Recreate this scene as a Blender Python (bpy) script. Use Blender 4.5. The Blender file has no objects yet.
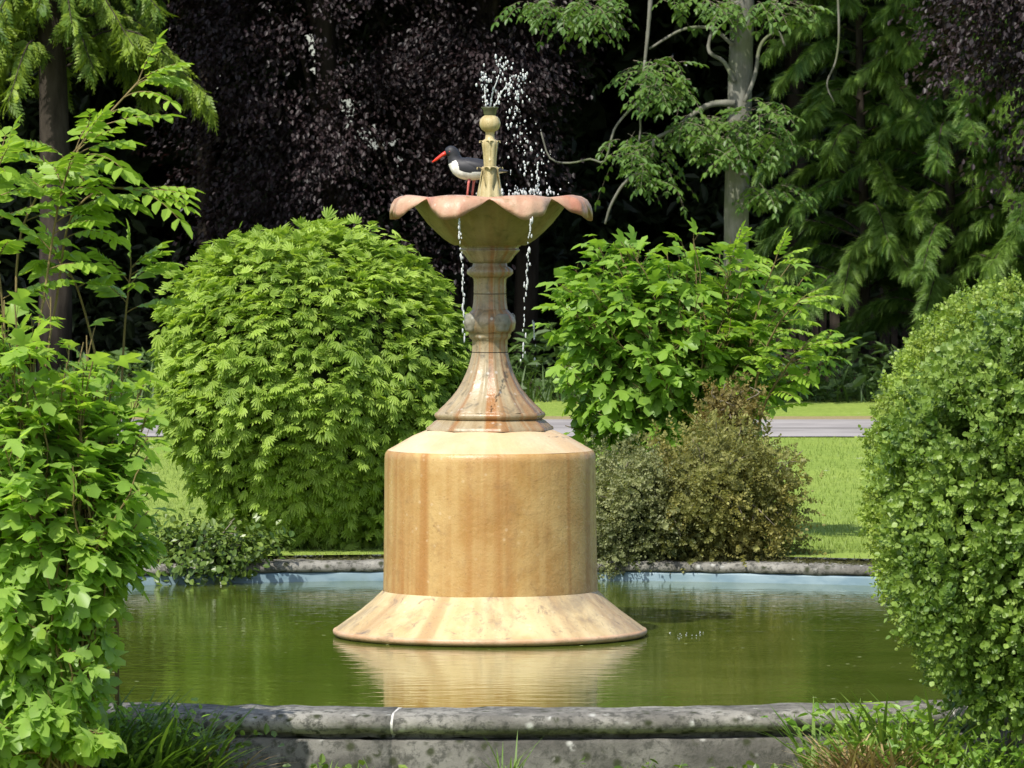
import bpy, math, random
import numpy as np
R = math.radians
sc = bpy.context.scene
col = sc.collection

# ------------------------------------------------------------------ camera, sky, sun, exposure
F = 5860.0                       # focal length in pixels of a 1024 wide frame
CAM = np.array((0.0, 0.0, 1.65))
PITCH = math.atan(184 / F)
cd = bpy.data.cameras.new('camera'); cam = bpy.data.objects.new('camera', cd); col.objects.link(cam)
cam.location = CAM; cam.rotation_euler = (math.pi / 2 - PITCH, 0, 0)
cd.sensor_width = 36; cd.lens = 36 * F / 1024; cd.clip_start = 0.5; cd.clip_end = 2000
cd.dof.use_dof = True; cd.dof.focus_distance = 23.5; cd.dof.aperture_fstop = 24
sc.camera = cam

SUN_EL, SUN_AZ = 53.0, 29.0      # elevation; degrees to the left of the line from the fountain back to the camera
w = bpy.data.worlds.new('World'); sc.world = w; w.use_nodes = True
nt = w.node_tree; nt.nodes.clear()
sky = nt.nodes.new('ShaderNodeTexSky'); sky.sky_type = 'NISHITA'; sky.sun_disc = False
sx, sy = -math.sin(R(SUN_AZ)), -math.cos(R(SUN_AZ))
sky.sun_elevation = R(SUN_EL); sky.sun_rotation = math.atan2(sx, sy); sky.dust_density = 2.0
bg = nt.nodes.new('ShaderNodeBackground'); bg.inputs[1].default_value = 0.15
out = nt.nodes.new('ShaderNodeOutputWorld')
nt.links.new(sky.outputs[0], bg.inputs[0]); nt.links.new(bg.outputs[0], out.inputs[0])
sd = bpy.data.lights.new('sun', 'SUN'); sd.energy = 4.2; sd.angle = R(0.53); sd.color = (1.0, 0.955, 0.87)
so = bpy.data.objects.new('sun', sd); col.objects.link(so)
from mathutils import Vector
so.rotation_euler = Vector((sx * math.cos(R(SUN_EL)), sy * math.cos(R(SUN_EL)), math.sin(R(SUN_EL)))).to_track_quat('Z', 'Y').to_euler()
so.location = (-10, -5, 20)
vs = sc.view_settings
vs.view_transform = 'Standard'; vs.look = 'None'; vs.gamma = 1; vs.use_curve_mapping = False; vs.exposure = 0.55
sc.render.engine = 'CYCLES'
sc.cycles.use_denoising = True
sc.cycles.max_bounces = 8; sc.cycles.transparent_max_bounces = 8
sc.cycles.caustics_reflective = False; sc.cycles.caustics_refractive = False
sc.cycles.sample_clamp_indirect = 6.0

cp, sp_ = math.cos(PITCH), math.sin(PITCH)
def at(px, py, d):
    """World point at photo pixel (px, py) and distance d along y."""
    v = np.array((px - 512.0, F * cp + (384 - py) * sp_, -F * sp_ + (384 - py) * cp))
    return CAM + v * (d / v[1])

rng = np.random.default_rng(7)
random.seed(7)

# ------------------------------------------------------------------ object helpers
def setp(o, label=None, cat=None, group=None, kind=None):
    if label: o['label'] = label
    if cat: o['category'] = cat
    if group: o['group'] = group
    if kind: o['kind'] = kind
    return o
def thing(name, loc, label, cat, group=None):
    o = bpy.data.objects.new(name, None); col.objects.link(o); o.location = tuple(loc); o.empty_display_size = 0.1
    return setp(o, label, cat, group)

class Geo:
    def __init__(s): s.V = []; s.A = []; s.n = 0; s.Fc = []      # Fc: (array (m,k), matidx)
    def add(s, v, faces, tint=0.5, mat=0):
        v = np.asarray(v, float).reshape(-1, 3); n = len(v)
        a = np.asarray(tint, float)
        s.A.append(np.full(n, float(a)) if a.ndim == 0 else a)
        s.V.append(v)
        for f in (faces if isinstance(faces, (list, tuple)) else [faces]):
            f = np.asarray(f, np.int64)
            if f.size: s.Fc.append((f + s.n, mat))
        s.n += n
        return s
    def build(s, name, mats, parent=None, smooth=True, origin=(0, 0, 0)):
        me = bpy.data.meshes.new(name)
        V = np.concatenate(s.V) - np.asarray(origin, float)
        me.vertices.add(len(V)); me.vertices.foreach_set('co', V.astype(np.float32).ravel())
        loops = np.concatenate([f.ravel() for f, m in s.Fc]); tot = np.concatenate([np.full(len(f), f.shape[1]) for f, m in s.Fc])
        mi = np.concatenate([np.full(len(f), m) for f, m in s.Fc])
        start = np.concatenate(([0], np.cumsum(tot)[:-1]))
        me.loops.add(len(loops)); me.loops.foreach_set('vertex_index', loops.astype(np.int32))
        me.polygons.add(len(tot)); me.polygons.foreach_set('loop_start', start.astype(np.int32))
        me.polygons.foreach_set('loop_total', tot.astype(np.int32))
        me.polygons.foreach_set('material_index', mi.astype(np.int32))
        me.polygons.foreach_set('use_smooth', np.full(len(tot), bool(smooth)))
        at_ = me.attributes.new('tint', 'FLOAT', 'POINT'); at_.data.foreach_set('value', np.concatenate(s.A).astype(np.float32))
        me.update(calc_edges=True); me.validate()
        for m in (mats if isinstance(mats, (list, tuple)) else [mats]): me.materials.append(m)
        o = bpy.data.objects.new(name, me); col.objects.link(o)
        if parent is not None: o.parent = parent
        return o

def nrm(a): return a / np.maximum(np.linalg.norm(a, axis=-1, keepdims=True), 1e-9)
def scatter(g, tmpl, P, X, N, S, tint, mat=0, wid=None):
    """Copies of a template (verts, faces) at P, x axis along X, z axis near N, scale S, as one mesh."""
    tv, tf = tmpl
    P = np.asarray(P, float); X = nrm(np.asarray(X, float)); N = np.asarray(N, float)
    Y = nrm(np.cross(N, X)); Z = np.cross(X, Y)
    S = np.broadcast_to(np.asarray(S, float), (len(P),))
    W = S if wid is None else S * wid
    v = (P[:, None, :] + tv[None, :, 0:1] * (X * S[:, None])[:, None, :] + tv[None, :, 1:2] * (Y * W[:, None])[:, None, :]
         + tv[None, :, 2:3] * (Z * S[:, None])[:, None, :])
    k = len(tv); off = (np.arange(len(P)) * k)
    fs = [(np.asarray(f)[None, :, :] + off[:, None, None]).reshape(-1, np.asarray(f).shape[1]) for f in tf]
    t = np.repeat(np.broadcast_to(np.asarray(tint, float), (len(P),)), k)
    g.add(v.reshape(-1, 3), fs, t, mat)

def tube(g, pts, rad, sides=7, tint=0.5, mat=0, cap=True, wob=0.0):
    pts = np.asarray(pts, float); n = len(pts); rad = np.broadcast_to(np.asarray(rad, float), (n,))
    T = nrm(np.gradient(pts, axis=0)); ref = np.array((0.31, 0.85, 0.12)) if abs(T[0, 1]) < 0.8 else np.array((1.0, 0.1, 0.2))
    A = nrm(np.cross(T, ref)); B = np.cross(T, A)
    th = np.arange(sides) * 2 * math.pi / sides
    v = pts[:, None] + rad[:, None, None] * (A[:, None] * np.cos(th)[None, :, None] + B[:, None] * np.sin(th)[None, :, None])
    if wob: v = v + rng.normal(0, wob, v.shape) * rad[:, None, None]
    i = np.arange(n - 1)[:, None] * sides; j = np.arange(sides)[None]; j2 = (j + 1) % sides
    q = np.stack([i + j, i + j2, i + sides + j2, i + sides + j], -1).reshape(-1, 4)
    fs = [q]
    if cap: fs += [np.arange(sides)[None, ::-1], (np.arange(sides) + (n - 1) * sides)[None]]
    g.add(v.reshape(-1, 3), fs, tint, mat)
def smooth_line(pts, n=16):
    """Catmull-Rom through the points."""
    p = np.asarray(pts, float); p = np.vstack((2 * p[0] - p[1], p, 2 * p[-1] - p[-2])); m = len(p) - 3
    o = []
    for t in np.linspace(0, m - 1e-6, n):
        i = int(t); u = t - i; a, b, c, d = p[i:i + 4]
        o.append(0.5 * (2 * b + (c - a) * u + (2 * a - 5 * b + 4 * c - d) * u * u + (3 * b - a - 3 * c + d) * u ** 3))
    return np.array(o)
def lathe(g, prof, n=96, fac=None, tint=0.5, mat=0, center=(0, 0), closed=False):
    prof = np.asarray(prof, float); th = np.arange(n) * 2 * math.pi / n
    m = len(prof); r = np.repeat(prof[:, 0:1], n, 1)
    if fac is not None: r = r * fac(th[None, :], prof)
    v = np.stack([center[0] + r * np.cos(th), center[1] + r * np.sin(th), np.repeat(prof[:, 1:2], n, 1)], -1)
    i = np.arange(m - 1)[:, None] * n; j = np.arange(n)[None]; j2 = (j + 1) % n
    q = np.stack([i + j, i + j2, i + n + j2, i + n + j], -1).reshape(-1, 4)
    g.add(v.reshape(-1, 3), [q], tint, mat)
def spheres(g, P, rad, el=1.0, tint=0.5, nu=8, nv=5, mat=0):
    u = np.arange(nu) * 2 * math.pi / nu; vv = np.linspace(0.02, math.pi - 0.02, nv)
    tv = np.stack([np.outer(np.sin(vv), np.cos(u)), np.outer(np.sin(vv), np.sin(u)), np.repeat(np.cos(vv)[:, None], nu, 1)], -1).reshape(-1, 3)
    i = np.arange(nv - 1)[:, None] * nu; j = np.arange(nu)[None]; j2 = (j + 1) % nu
    q = np.stack([i + j, i + nu + j, i + nu + j2, i + j2], -1).reshape(-1, 4)
    P = np.asarray(P, float); k = len(tv); rad = np.broadcast_to(np.asarray(rad, float), (len(P),)); el = np.broadcast_to(np.asarray(el, float), (len(P),))
    s = np.stack([rad, rad, rad * el], -1)
    v = P[:, None] + tv[None] * s[:, None]
    fs = [(q[None] + (np.arange(len(P)) * k)[:, None, None]).reshape(-1, 4), ((np.arange(nu)[None])[None] + (np.arange(len(P)) * k)[:, None, None]).reshape(-1, nu),
          ((np.arange(nu)[None, ::-1] + (nv - 1) * nu)[None] + (np.arange(len(P)) * k)[:, None, None]).reshape(-1, nu)]
    g.add(v.reshape(-1, 3), fs, tint, mat)

# ------------------------------------------------------------------ materials
def newmat(name):
    m = bpy.data.materials.new(name); m.use_nodes = True; t = m.node_tree; t.nodes.clear()
    o = t.nodes.new('ShaderNodeOutputMaterial'); p = t.nodes.new('ShaderNodeBsdfPrincipled')
    t.links.new(p.outputs[0], o.inputs[0])
    return m, t, p, o
def N_(t, typ, **kw):
    n = t.nodes.new(typ)
    for k, v in kw.items(): setattr(n, k, v)
    return n
def L_(t, a, b): t.links.new(a, b)
def mixc(t, fac, a, b, mode='MIX'):
    n = N_(t, 'ShaderNodeMix', data_type='RGBA', blend_type=mode)
    for k, v in ((0, fac), (6, a), (7, b)):
        if isinstance(v, (int, float)): n.inputs[k].default_value = v
        elif isinstance(v, tuple): n.inputs[k].default_value = (*v[:3], 1)
        else: L_(t, v, n.inputs[k])
    return n.outputs[2]
def noise(t, vec, scale, detail=4, rough=0.6, dist=0.0):
    n = N_(t, 'ShaderNodeTexNoise'); n.inputs['Scale'].default_value = scale; n.inputs['Detail'].default_value = detail
    n.inputs['Roughness'].default_value = rough; n.inputs['Distortion'].default_value = dist
    if vec is not None: L_(t, vec, n.inputs['Vector'])
    return n.outputs[0]
def ramp(t, fac, lo, hi, a=0.0, b=1.0):
    n = N_(t, 'ShaderNodeMapRange'); n.interpolation_type = 'SMOOTHSTEP'
    n.inputs[1].default_value = lo; n.inputs[2].default_value = hi; n.inputs[3].default_value = a; n.inputs[4].default_value = b
    L_(t, fac, n.inputs[0]); return n.outputs[0]
def mapping(t, vec, sc_):
    n = N_(t, 'ShaderNodeMapping'); n.inputs['Scale'].default_value = sc_; L_(t, vec, n.inputs[0]); return n.outputs[0]
def bump(t, p, h, strength, dist):
    b = N_(t, 'ShaderNodeBump'); b.inputs['Strength'].default_value = strength; b.inputs['Distance'].default_value = dist
    L_(t, h, b.inputs['Height']); L_(t, b.outputs[0], p.inputs['Normal'])
def coords(t): return N_(t, 'ShaderNodeTexCoord').outputs['Object']

def leaf_mat(name, dark, light, trans=0.35, rough=0.5, spec=0.35, tcol=None, patch=0.0, pcol=None, pscale=2.0):
    m, t, p, o = newmat(name)
    a = N_(t, 'ShaderNodeAttribute', attribute_name='tint').outputs['Fac']
    c = mixc(t, a, dark, light)
    if patch:
        c = mixc(t, ramp(t, noise(t, coords(t), pscale, 3), 0.5, 0.62, 0, patch), c, pcol)
    L_(t, c, p.inputs['Base Color']); p.inputs['Roughness'].default_value = rough
    p.inputs['Specular IOR Level'].default_value = spec
    if trans:
        tr = N_(t, 'ShaderNodeBsdfTranslucent'); mx = N_(t, 'ShaderNodeMixShader'); mx.inputs[0].default_value = trans
        tc = mixc(t, 1.0, c, tcol or (1.25, 1.25, 0.6), 'MULTIPLY')
        L_(t, tc, tr.inputs[0]); L_(t, p.outputs[0], mx.inputs[1]); L_(t, tr.outputs[0], mx.inputs[2]); L_(t, mx.outputs[0], o.inputs[0])
    return m
def bark_mat(name, a, b, scale=14, moss=None):
    m, t, p, o = newmat(name); v = coords(t)
    n = noise(t, mapping(t, v, (1, 1, 0.25)), scale, 6, 0.65)
    c = mixc(t, ramp(t, n, 0.3, 0.7), a, b)
    if moss: c = mixc(t, ramp(t, noise(t, v, 3, 3), 0.48, 0.62, 0, 0.7), c, moss)
    L_(t, c, p.inputs['Base Color']); p.inputs['Roughness'].default_value = 0.9; p.inputs['Specular IOR Level'].default_value = 0.15
    bump(t, p, n, 0.6, 0.01)
    return m
def plain(name, c, rough=0.6, spec=0.4):
    m, t, p, o = newmat(name)
    n = noise(t, coords(t), 40, 3)
    L_(t, mixc(t, ramp(t, n, 0.3, 0.7), tuple(x * 0.8 for x in c), tuple(min(1, x * 1.15) for x in c)), p.inputs['Base Color'])
    p.inputs['Roughness'].default_value = rough; p.inputs['Specular IOR Level'].default_value = spec
    return m

def stone_mat(name, base, pale, stain, dark, streak=0.8, grime=0.35, rough=0.5, spots=0.0, spotcol=(0.6, 0.6, 0.55), bscale=60, angk=3.0, zs=0.22):
    """Weathered fountain stone: mottled base, vertical run-down streaks round the axis, stains and pits."""
    m, t, p, o = newmat(name); v = coords(t)
    sep = N_(t, 'ShaderNodeSeparateXYZ'); L_(t, v, sep.inputs[0])
    at2 = N_(t, 'ShaderNodeMath', operation='ARCTAN2'); L_(t, sep.outputs[1], at2.inputs[0]); L_(t, sep.outputs[0], at2.inputs[1])
    cs = N_(t, 'ShaderNodeMath', operation='COSINE'); L_(t, at2.outputs[0], cs.inputs[0])
    sn = N_(t, 'ShaderNodeMath', operation='SINE'); L_(t, at2.outputs[0], sn.inputs[0])
    zz = N_(t, 'ShaderNodeMath', operation='MULTIPLY'); L_(t, sep.outputs[2], zz.inputs[0]); zz.inputs[1].default_value = zs
    cmb = N_(t, 'ShaderNodeCombineXYZ'); L_(t, cs.outputs[0], cmb.inputs[0]); L_(t, sn.outputs[0], cmb.inputs[1]); L_(t, zz.outputs[0], cmb.inputs[2])
    s1 = noise(t, cmb.outputs[0], angk, 2.5, 0.5, 0.25); s2 = noise(t, cmb.outputs[0], angk * 2.3, 2.0, 0.5, 0.3)
    n1 = noise(t, v, 5, 6, 0.62); n2 = noise(t, v, 17, 6, 0.65, 0.6)
    c = mixc(t, ramp(t, n1, 0.32, 0.68), base, pale)
    c = mixc(t, ramp(t, s1, 0.42, 0.68, 0, streak), c, stain)
    c = mixc(t, ramp(t, s2, 0.46, 0.72, 0, streak * 0.75), c, pale)
    c = mixc(t, ramp(t, n2, 0.52, 0.74, 0, grime), c, dark)
    c = mixc(t, ramp(t, noise(t, mapping(t, v, (1.3, 1.1, 0.9)), 3.3, 7, 0.7, 0.4), 0.5, 0.68, 0, grime * 0.6), c, dark)
    c = mixc(t, ramp(t, noise(t, v, 75, 3, 0.6), 0.62, 0.72, 0, 0.5), c, dark)
    if spots:
        vo = N_(t, 'ShaderNodeTexVoronoi'); vo.inputs['Scale'].default_value = 26; L_(t, v, vo.inputs['Vector'])
        ms = N_(t, 'ShaderNodeMath', operation='MULTIPLY'); L_(t, ramp(t, vo.outputs[0], 0.10, 0.22, 1, 0), ms.inputs[0]); L_(t, ramp(t, n1, 0.45, 0.6, 0, spots), ms.inputs[1])
        c = mixc(t, ms.outputs[0], c, spotcol)
    L_(t, c, p.inputs['Base Color']); L_(t, ramp(t, n2, 0.3, 0.7, rough - 0.12, rough + 0.15), p.inputs['Roughness'])
    p.inputs['Specular IOR Level'].default_value = 0.4
    hb = N_(t, 'ShaderNodeMath', operation='ADD'); L_(t, n2, hb.inputs[0]); L_(t, noise(t, v, bscale, 5, 0.7), hb.inputs[1])
    bump(t, p, hb.outputs[0], 0.35, 0.006)
    return m

M = {}
M['drum'] = stone_mat('ochre_stone', (0.36, 0.20, 0.06), (0.47, 0.315, 0.125), (0.32, 0.15, 0.04), (0.22, 0.125, 0.045), 0.9, 0.45, 0.36, 0.3, (0.66, 0.52, 0.34), angk=4.2, zs=0.06)
M['cap'] = stone_mat('cream_stone', (0.50, 0.36, 0.20), (0.58, 0.46, 0.29), (0.55, 0.36, 0.18), (0.38, 0.29, 0.2), 0.5, 0.3, 0.42, 0.2, (0.7, 0.62, 0.5))
M['flange'] = stone_mat('lime_crusted_stone', (0.40, 0.28, 0.125), (0.56, 0.45, 0.25), (0.33, 0.21, 0.10), (0.17, 0.13, 0.095), 0.9, 0.95, 0.38, 0.2, (0.7, 0.65, 0.5))
M['lip'] = stone_mat('pink_lip_stone', (0.46, 0.28, 0.15), (0.55, 0.38, 0.24), (0.36, 0.2, 0.09), (0.20, 0.14, 0.07), 0.7, 0.7, 0.45)
M['pedestal'] = stone_mat('lichened_stone', (0.22, 0.155, 0.078), (0.34, 0.275, 0.17), (0.26, 0.12, 0.04), (0.085, 0.075, 0.05), 1.0, 0.9, 0.3, 0.5, (0.55, 0.54, 0.48), angk=3.5)
M['rosette'] = stone_mat('lichen_grey_stone', (0.13, 0.12, 0.085), (0.24, 0.23, 0.18), (0.2, 0.15, 0.08), (0.09, 0.08, 0.055), 0.5, 0.8, 0.6, 0.6, (0.42, 0.42, 0.38))
M['bowl'] = stone_mat('algae_stone', (0.17, 0.135, 0.04), (0.25, 0.21, 0.075), (0.20, 0.12, 0.035), (0.07, 0.075, 0.018), 0.8, 0.7, 0.5)
M['petal'] = stone_mat('pink_terracotta', (0.38, 0.195, 0.125), (0.46, 0.32, 0.215), (0.37, 0.125, 0.08), (0.20, 0.125, 0.055), 0.8, 0.9, 0.4, 0.4, (0.7, 0.64, 0.55))
M['finial'] = stone_mat('pale_yellow_stone', (0.38, 0.30, 0.14), (0.48, 0.41, 0.23), (0.30, 0.21, 0.07), (0.14, 0.12, 0.04), 0.7, 0.65, 0.45)
M['nozzle'] = plain('green_bronze', (0.07, 0.075, 0.04), 0.4, 0.5)
M['algae_shadow'] = stone_mat('wet_algae_shadow_stone', (0.10, 0.085, 0.03), (0.17, 0.14, 0.06), (0.08, 0.075, 0.02), (0.04, 0.045, 0.012), 0.6, 0.7, 0.3)  # wet algae, darkened to include the shadow beneath the plinth lip
M['joint'] = plain('dark_joint', (0.04, 0.03, 0.02), 0.9)

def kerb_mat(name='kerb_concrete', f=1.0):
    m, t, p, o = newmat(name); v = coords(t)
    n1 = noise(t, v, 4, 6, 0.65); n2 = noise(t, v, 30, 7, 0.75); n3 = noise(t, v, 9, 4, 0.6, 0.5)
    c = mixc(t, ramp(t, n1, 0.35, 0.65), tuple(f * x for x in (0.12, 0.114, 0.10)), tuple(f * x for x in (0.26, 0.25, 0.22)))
    c = mixc(t, ramp(t, n2, 0.47, 0.62, 0, 0.85), c, (0.05, 0.05, 0.042))
    vo = N_(t, 'ShaderNodeTexVoronoi'); vo.inputs['Scale'].default_value = 17; L_(t, v, vo.inputs['Vector'])
    ms = N_(t, 'ShaderNodeMath', operation='MULTIPLY'); L_(t, ramp(t, vo.outputs[0], 0.05, 0.3, 1, 0), ms.inputs[0]); L_(t, ramp(t, n3, 0.5, 0.58), ms.inputs[1])
    c = mixc(t, ms.outputs[0], c, (0.36, 0.36, 0.33))
    vo2 = N_(t, 'ShaderNodeTexVoronoi'); vo2.inputs['Scale'].default_value = 19; L_(t, v, vo2.inputs['Vector'])
    ms2 = N_(t, 'ShaderNodeMath', operation='MULTIPLY'); L_(t, ramp(t, vo2.outputs[0], 0.12, 0.42, 1, 0), ms2.inputs[0]); L_(t, ramp(t, n3, 0.54, 0.47), ms2.inputs[1])
    c = mixc(t, ms2.outputs[0], c, (0.035, 0.04, 0.02))
    L_(t, c, p.inputs['Base Color']); p.inputs['Roughness'].default_value = 0.85; p.inputs['Specular IOR Level'].default_value = 0.2
    bump(t, p, n2, 0.7, 0.012)
    return m
M['kerb'] = kerb_mat()
M['kerb_low'] = kerb_mat('dark_wall_concrete', 0.62)  # kerb concrete in a darker tone for the wall below the coping
M['mortar'] = plain('white_mortar', (0.5, 0.49, 0.46), 0.9)
def lining_mat():
    m, t, p, o = newmat('blue_painted_lining'); v = coords(t)
    c = mixc(t, ramp(t, noise(t, mapping(t, v, (1, 1, 3)), 6, 5), 0.35, 0.7), (0.11, 0.18, 0.22), (0.19, 0.265, 0.30))
    c = mixc(t, ramp(t, noise(t, v, 2.2, 4), 0.5, 0.7, 0, 0.7), c, (0.13, 0.19, 0.18))
    L_(t, c, p.inputs['Base Color']); p.inputs['Roughness'].default_value = 0.55
    return m
M['lining'] = lining_mat()

def water_mat():
    m, t, p, o = newmat('murky_green_water'); v = coords(t)
    n = noise(t, mapping(t, v, (0.5, 1.2, 1)), 1.4, 3)
    c = mixc(t, ramp(t, n, 0.35, 0.65), (0.052, 0.076, 0.008), (0.074, 0.098, 0.014))
    vo = N_(t, 'ShaderNodeTexVoronoi'); vo.inputs['Scale'].default_value = 9; L_(t, v, vo.inputs['Vector'])
    ms = N_(t, 'ShaderNodeMath', operation='MULTIPLY'); L_(t, ramp(t, vo.outputs[0], 0.05, 0.10, 1, 0), ms.inputs[0]); L_(t, ramp(t, noise(t, v, 0.9, 3), 0.48, 0.6), ms.inputs[1])
    c = mixc(t, ms.outputs[0], c, (0.32, 0.36, 0.16))
    L_(t, c, p.inputs['Base Color']); p.inputs['IOR'].default_value = 1.33
    L_(t, ramp(t, ms.outputs[0], 0, 1, 0.05, 0.6), p.inputs['Roughness'])
    h1 = noise(t, mapping(t, v, (1, 2.2, 1)), 5.0, 3, 0.5, 0.4)
    wv = N_(t, 'ShaderNodeTexWave', wave_type='RINGS', rings_direction='SPHERICAL'); wv.inputs['Scale'].default_value = 5.5; wv.inputs['Distortion'].default_value = 3.0
    wv.inputs['Detail'].default_value = 2.0
    L_(t, v, wv.inputs['Vector'])
    ad = N_(t, 'ShaderNodeMath', operation='MULTIPLY_ADD'); L_(t, wv.outputs[1], ad.inputs[0]); ad.inputs[1].default_value = 0.12; L_(t, h1, ad.inputs[2])
    bump(t, p, ad.outputs[0], 0.08, 0.02)
    return m
M['water'] = water_mat()
def drop_mat():
    m, t, p, o = newmat('falling_water')
    p.inputs['Base Color'].default_value = (0.93, 0.95, 0.95, 1); p.inputs['Roughness'].default_value = 0.15; p.inputs['IOR'].default_value = 1.33
    p.inputs['Transmission Weight'].default_value = 0.55
    return m
M['drop'] = drop_mat()

def ground_mat():
    m, t, p, o = newmat('lawn_turf'); v = coords(t)
    sep = N_(t, 'ShaderNodeSeparateXYZ'); L_(t, v, sep.inputs[0])
    n1 = noise(t, v, 0.8, 5, 0.6); n2 = noise(t, mapping(t, v, (1, 0.35, 1)), 18, 5, 0.7)
    c = mixc(t, ramp(t, n2, 0.3, 0.7), (0.14, 0.21, 0.033), (0.225, 0.30, 0.062))
    c = mixc(t, ramp(t, n1, 0.4, 0.7, 0, 0.5), c, (0.26, 0.33, 0.065))
    vo = N_(t, 'ShaderNodeTexVoronoi'); vo.inputs['Scale'].default_value = 3.0; L_(t, v, vo.inputs['Vector'])
    c = mixc(t, ramp(t, vo.outputs[0], 0.05, 0.09, 0.8, 0), c, (0.6, 0.6, 0.55))
    # woodland floor behind the verge, bare soil in front of the pool, dry edge of the lane
    c = mixc(t, ramp(t, sep.outputs[1], 48.0, 49.2), c, (0.022, 0.017, 0.010))
    ad = N_(t, 'ShaderNodeMath', operation='ADD'); L_(t, sep.outputs[1], ad.inputs[0]); L_(t, ramp(t, noise(t, v, 3, 3), 0.2, 0.8, -0.35, 0.35), ad.inputs[1])
    c = mixc(t, ramp(t, ad.outputs[0], 44.6, 44.1, 0, 0.8), c, mixc(t, ramp(t, ad.outputs[0], 43.4, 43.9), (0, 0, 0), (0.24, 0.19, 0.09)))if False else c
    L_(t, c, p.inputs['Base Color']); p.inputs['Roughness'].default_value = 0.9; p.inputs['Specular IOR Level'].default_value = 0.1
    bump(t, p, n2, 0.8, 0.03)
    return m
M['ground'] = ground_mat()
def road_mat():
    m, t, p, o = newmat('lane_asphalt'); v = coords(t)
    c = mixc(t, ramp(t, noise(t, mapping(t, v, (0.5, 1, 1)), 1.6, 6), 0.35, 0.65), (0.19, 0.175, 0.17), (0.30, 0.28, 0.27))
    c = mixc(t, ramp(t, noise(t, mapping(t, v, (0.12, 1.0, 1)), 1.1, 5), 0.52, 0.66, 0, 0.55), c, (0.09, 0.085, 0.075))
    L_(t, c, p.inputs['Base Color']); p.inputs['Roughness'].default_value = 0.85
    return m
M['road'] = road_mat()
M['verge_soil'] = plain('dry_verge', (0.24, 0.2, 0.10), 0.95, 0.1)

M['thuja'] = leaf_mat('thuja_sprays', (0.15, 0.25, 0.028), (0.40, 0.54, 0.095), 0.48)
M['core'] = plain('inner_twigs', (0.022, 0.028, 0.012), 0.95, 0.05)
M['syc'] = leaf_mat('sycamore_leaves', (0.12, 0.245, 0.032), (0.29, 0.46, 0.07), 0.5, 0.45, 0.45)
M['sycl'] = leaf_mat('pale_sycamore_leaves', (0.16, 0.30, 0.045), (0.36, 0.53, 0.115), 0.58, 0.42, 0.5, None, 0.4, (0.34, 0.45, 0.05), 4.0)
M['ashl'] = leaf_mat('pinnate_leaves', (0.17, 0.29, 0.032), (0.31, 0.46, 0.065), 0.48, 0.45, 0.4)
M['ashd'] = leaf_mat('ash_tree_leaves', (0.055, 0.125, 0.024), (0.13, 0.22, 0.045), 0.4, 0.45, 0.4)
M['box'] = leaf_mat('box_leaves', (0.09, 0.165, 0.024), (0.28, 0.39, 0.085), 0.35, 0.45, 0.45)
M['box_pale'] = leaf_mat('pale_box_leaves', (0.14, 0.23, 0.032), (0.36, 0.48, 0.095), 0.38, 0.45, 0.45, None, 0.2, (0.33, 0.30, 0.09), 9.0)
M['olive'] = leaf_mat('dying_shrub_leaves', (0.12, 0.135, 0.038), (0.40, 0.40, 0.13), 0.5, 0.5, 0.35, (1.1, 1.0, 0.6), 0.35, (0.44, 0.37, 0.11), 3.0)
M['moss'] = leaf_mat('kerb_moss', (0.045, 0.05, 0.014), (0.17, 0.16, 0.05), 0.15)
M['brown'] = leaf_mat('browned_leaves', (0.13, 0.115, 0.035), (0.31, 0.26, 0.09), 0.4, 0.5, 0.3, (1.1, 0.9, 0.6))
M['grey_olive'] = leaf_mat('grey_shrub_leaves', (0.09, 0.11, 0.04), (0.32, 0.34, 0.15), 0.35, 0.5, 0.4)
M['ivy'] = leaf_mat('ivy_leaves', (0.05, 0.10, 0.015), (0.18, 0.25, 0.045), 0.3, 0.35, 0.5)
M['beech'] = leaf_mat('copper_beech_leaves', (0.008, 0.005, 0.006), (0.034, 0.021, 0.023), 0.2, 0.5, 0.4, (1.3, 0.6, 0.5))
M['cedar'] = leaf_mat('cedar_sprays', (0.05, 0.125, 0.022), (0.19, 0.30, 0.048), 0.4)
M['spruce'] = leaf_mat('drooping_conifer_sprays', (0.05, 0.12, 0.022), (0.27, 0.37, 0.035), 0.4)
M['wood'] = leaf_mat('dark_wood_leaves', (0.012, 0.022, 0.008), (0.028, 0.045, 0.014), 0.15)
M['grass'] = leaf_mat('grass_blades', (0.07, 0.14, 0.02), (0.17, 0.26, 0.05), 0.35)
M['lawnblade'] = leaf_mat('lawn_blades', (0.145, 0.215, 0.035), (0.245, 0.312, 0.075), 0.35)
M['straw'] = leaf_mat('dry_straw', (0.20, 0.13, 0.05), (0.38, 0.29, 0.15), 0.2, 0.7, 0.2, (1, 1, 0.8))
M['under'] = leaf_mat('undergrowth_leaves', (0.035, 0.075, 0.016), (0.09, 0.15, 0.035), 0.3)
M['stem'] = bark_mat('green_brown_stem', (0.11, 0.085, 0.035), (0.22, 0.17, 0.075))
M['twig'] = bark_mat('grey_twig', (0.10, 0.085, 0.06), (0.24, 0.21, 0.16))
M['ashbark'] = bark_mat('ash_bark', (0.10, 0.10, 0.08), (0.20, 0.195, 0.165), 16, (0.10, 0.12, 0.055))
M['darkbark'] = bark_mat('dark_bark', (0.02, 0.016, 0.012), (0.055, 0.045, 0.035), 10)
M['fence'] = bark_mat('dark_fence_wood', (0.02, 0.016, 0.012), (0.06, 0.048, 0.036), 12)

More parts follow.
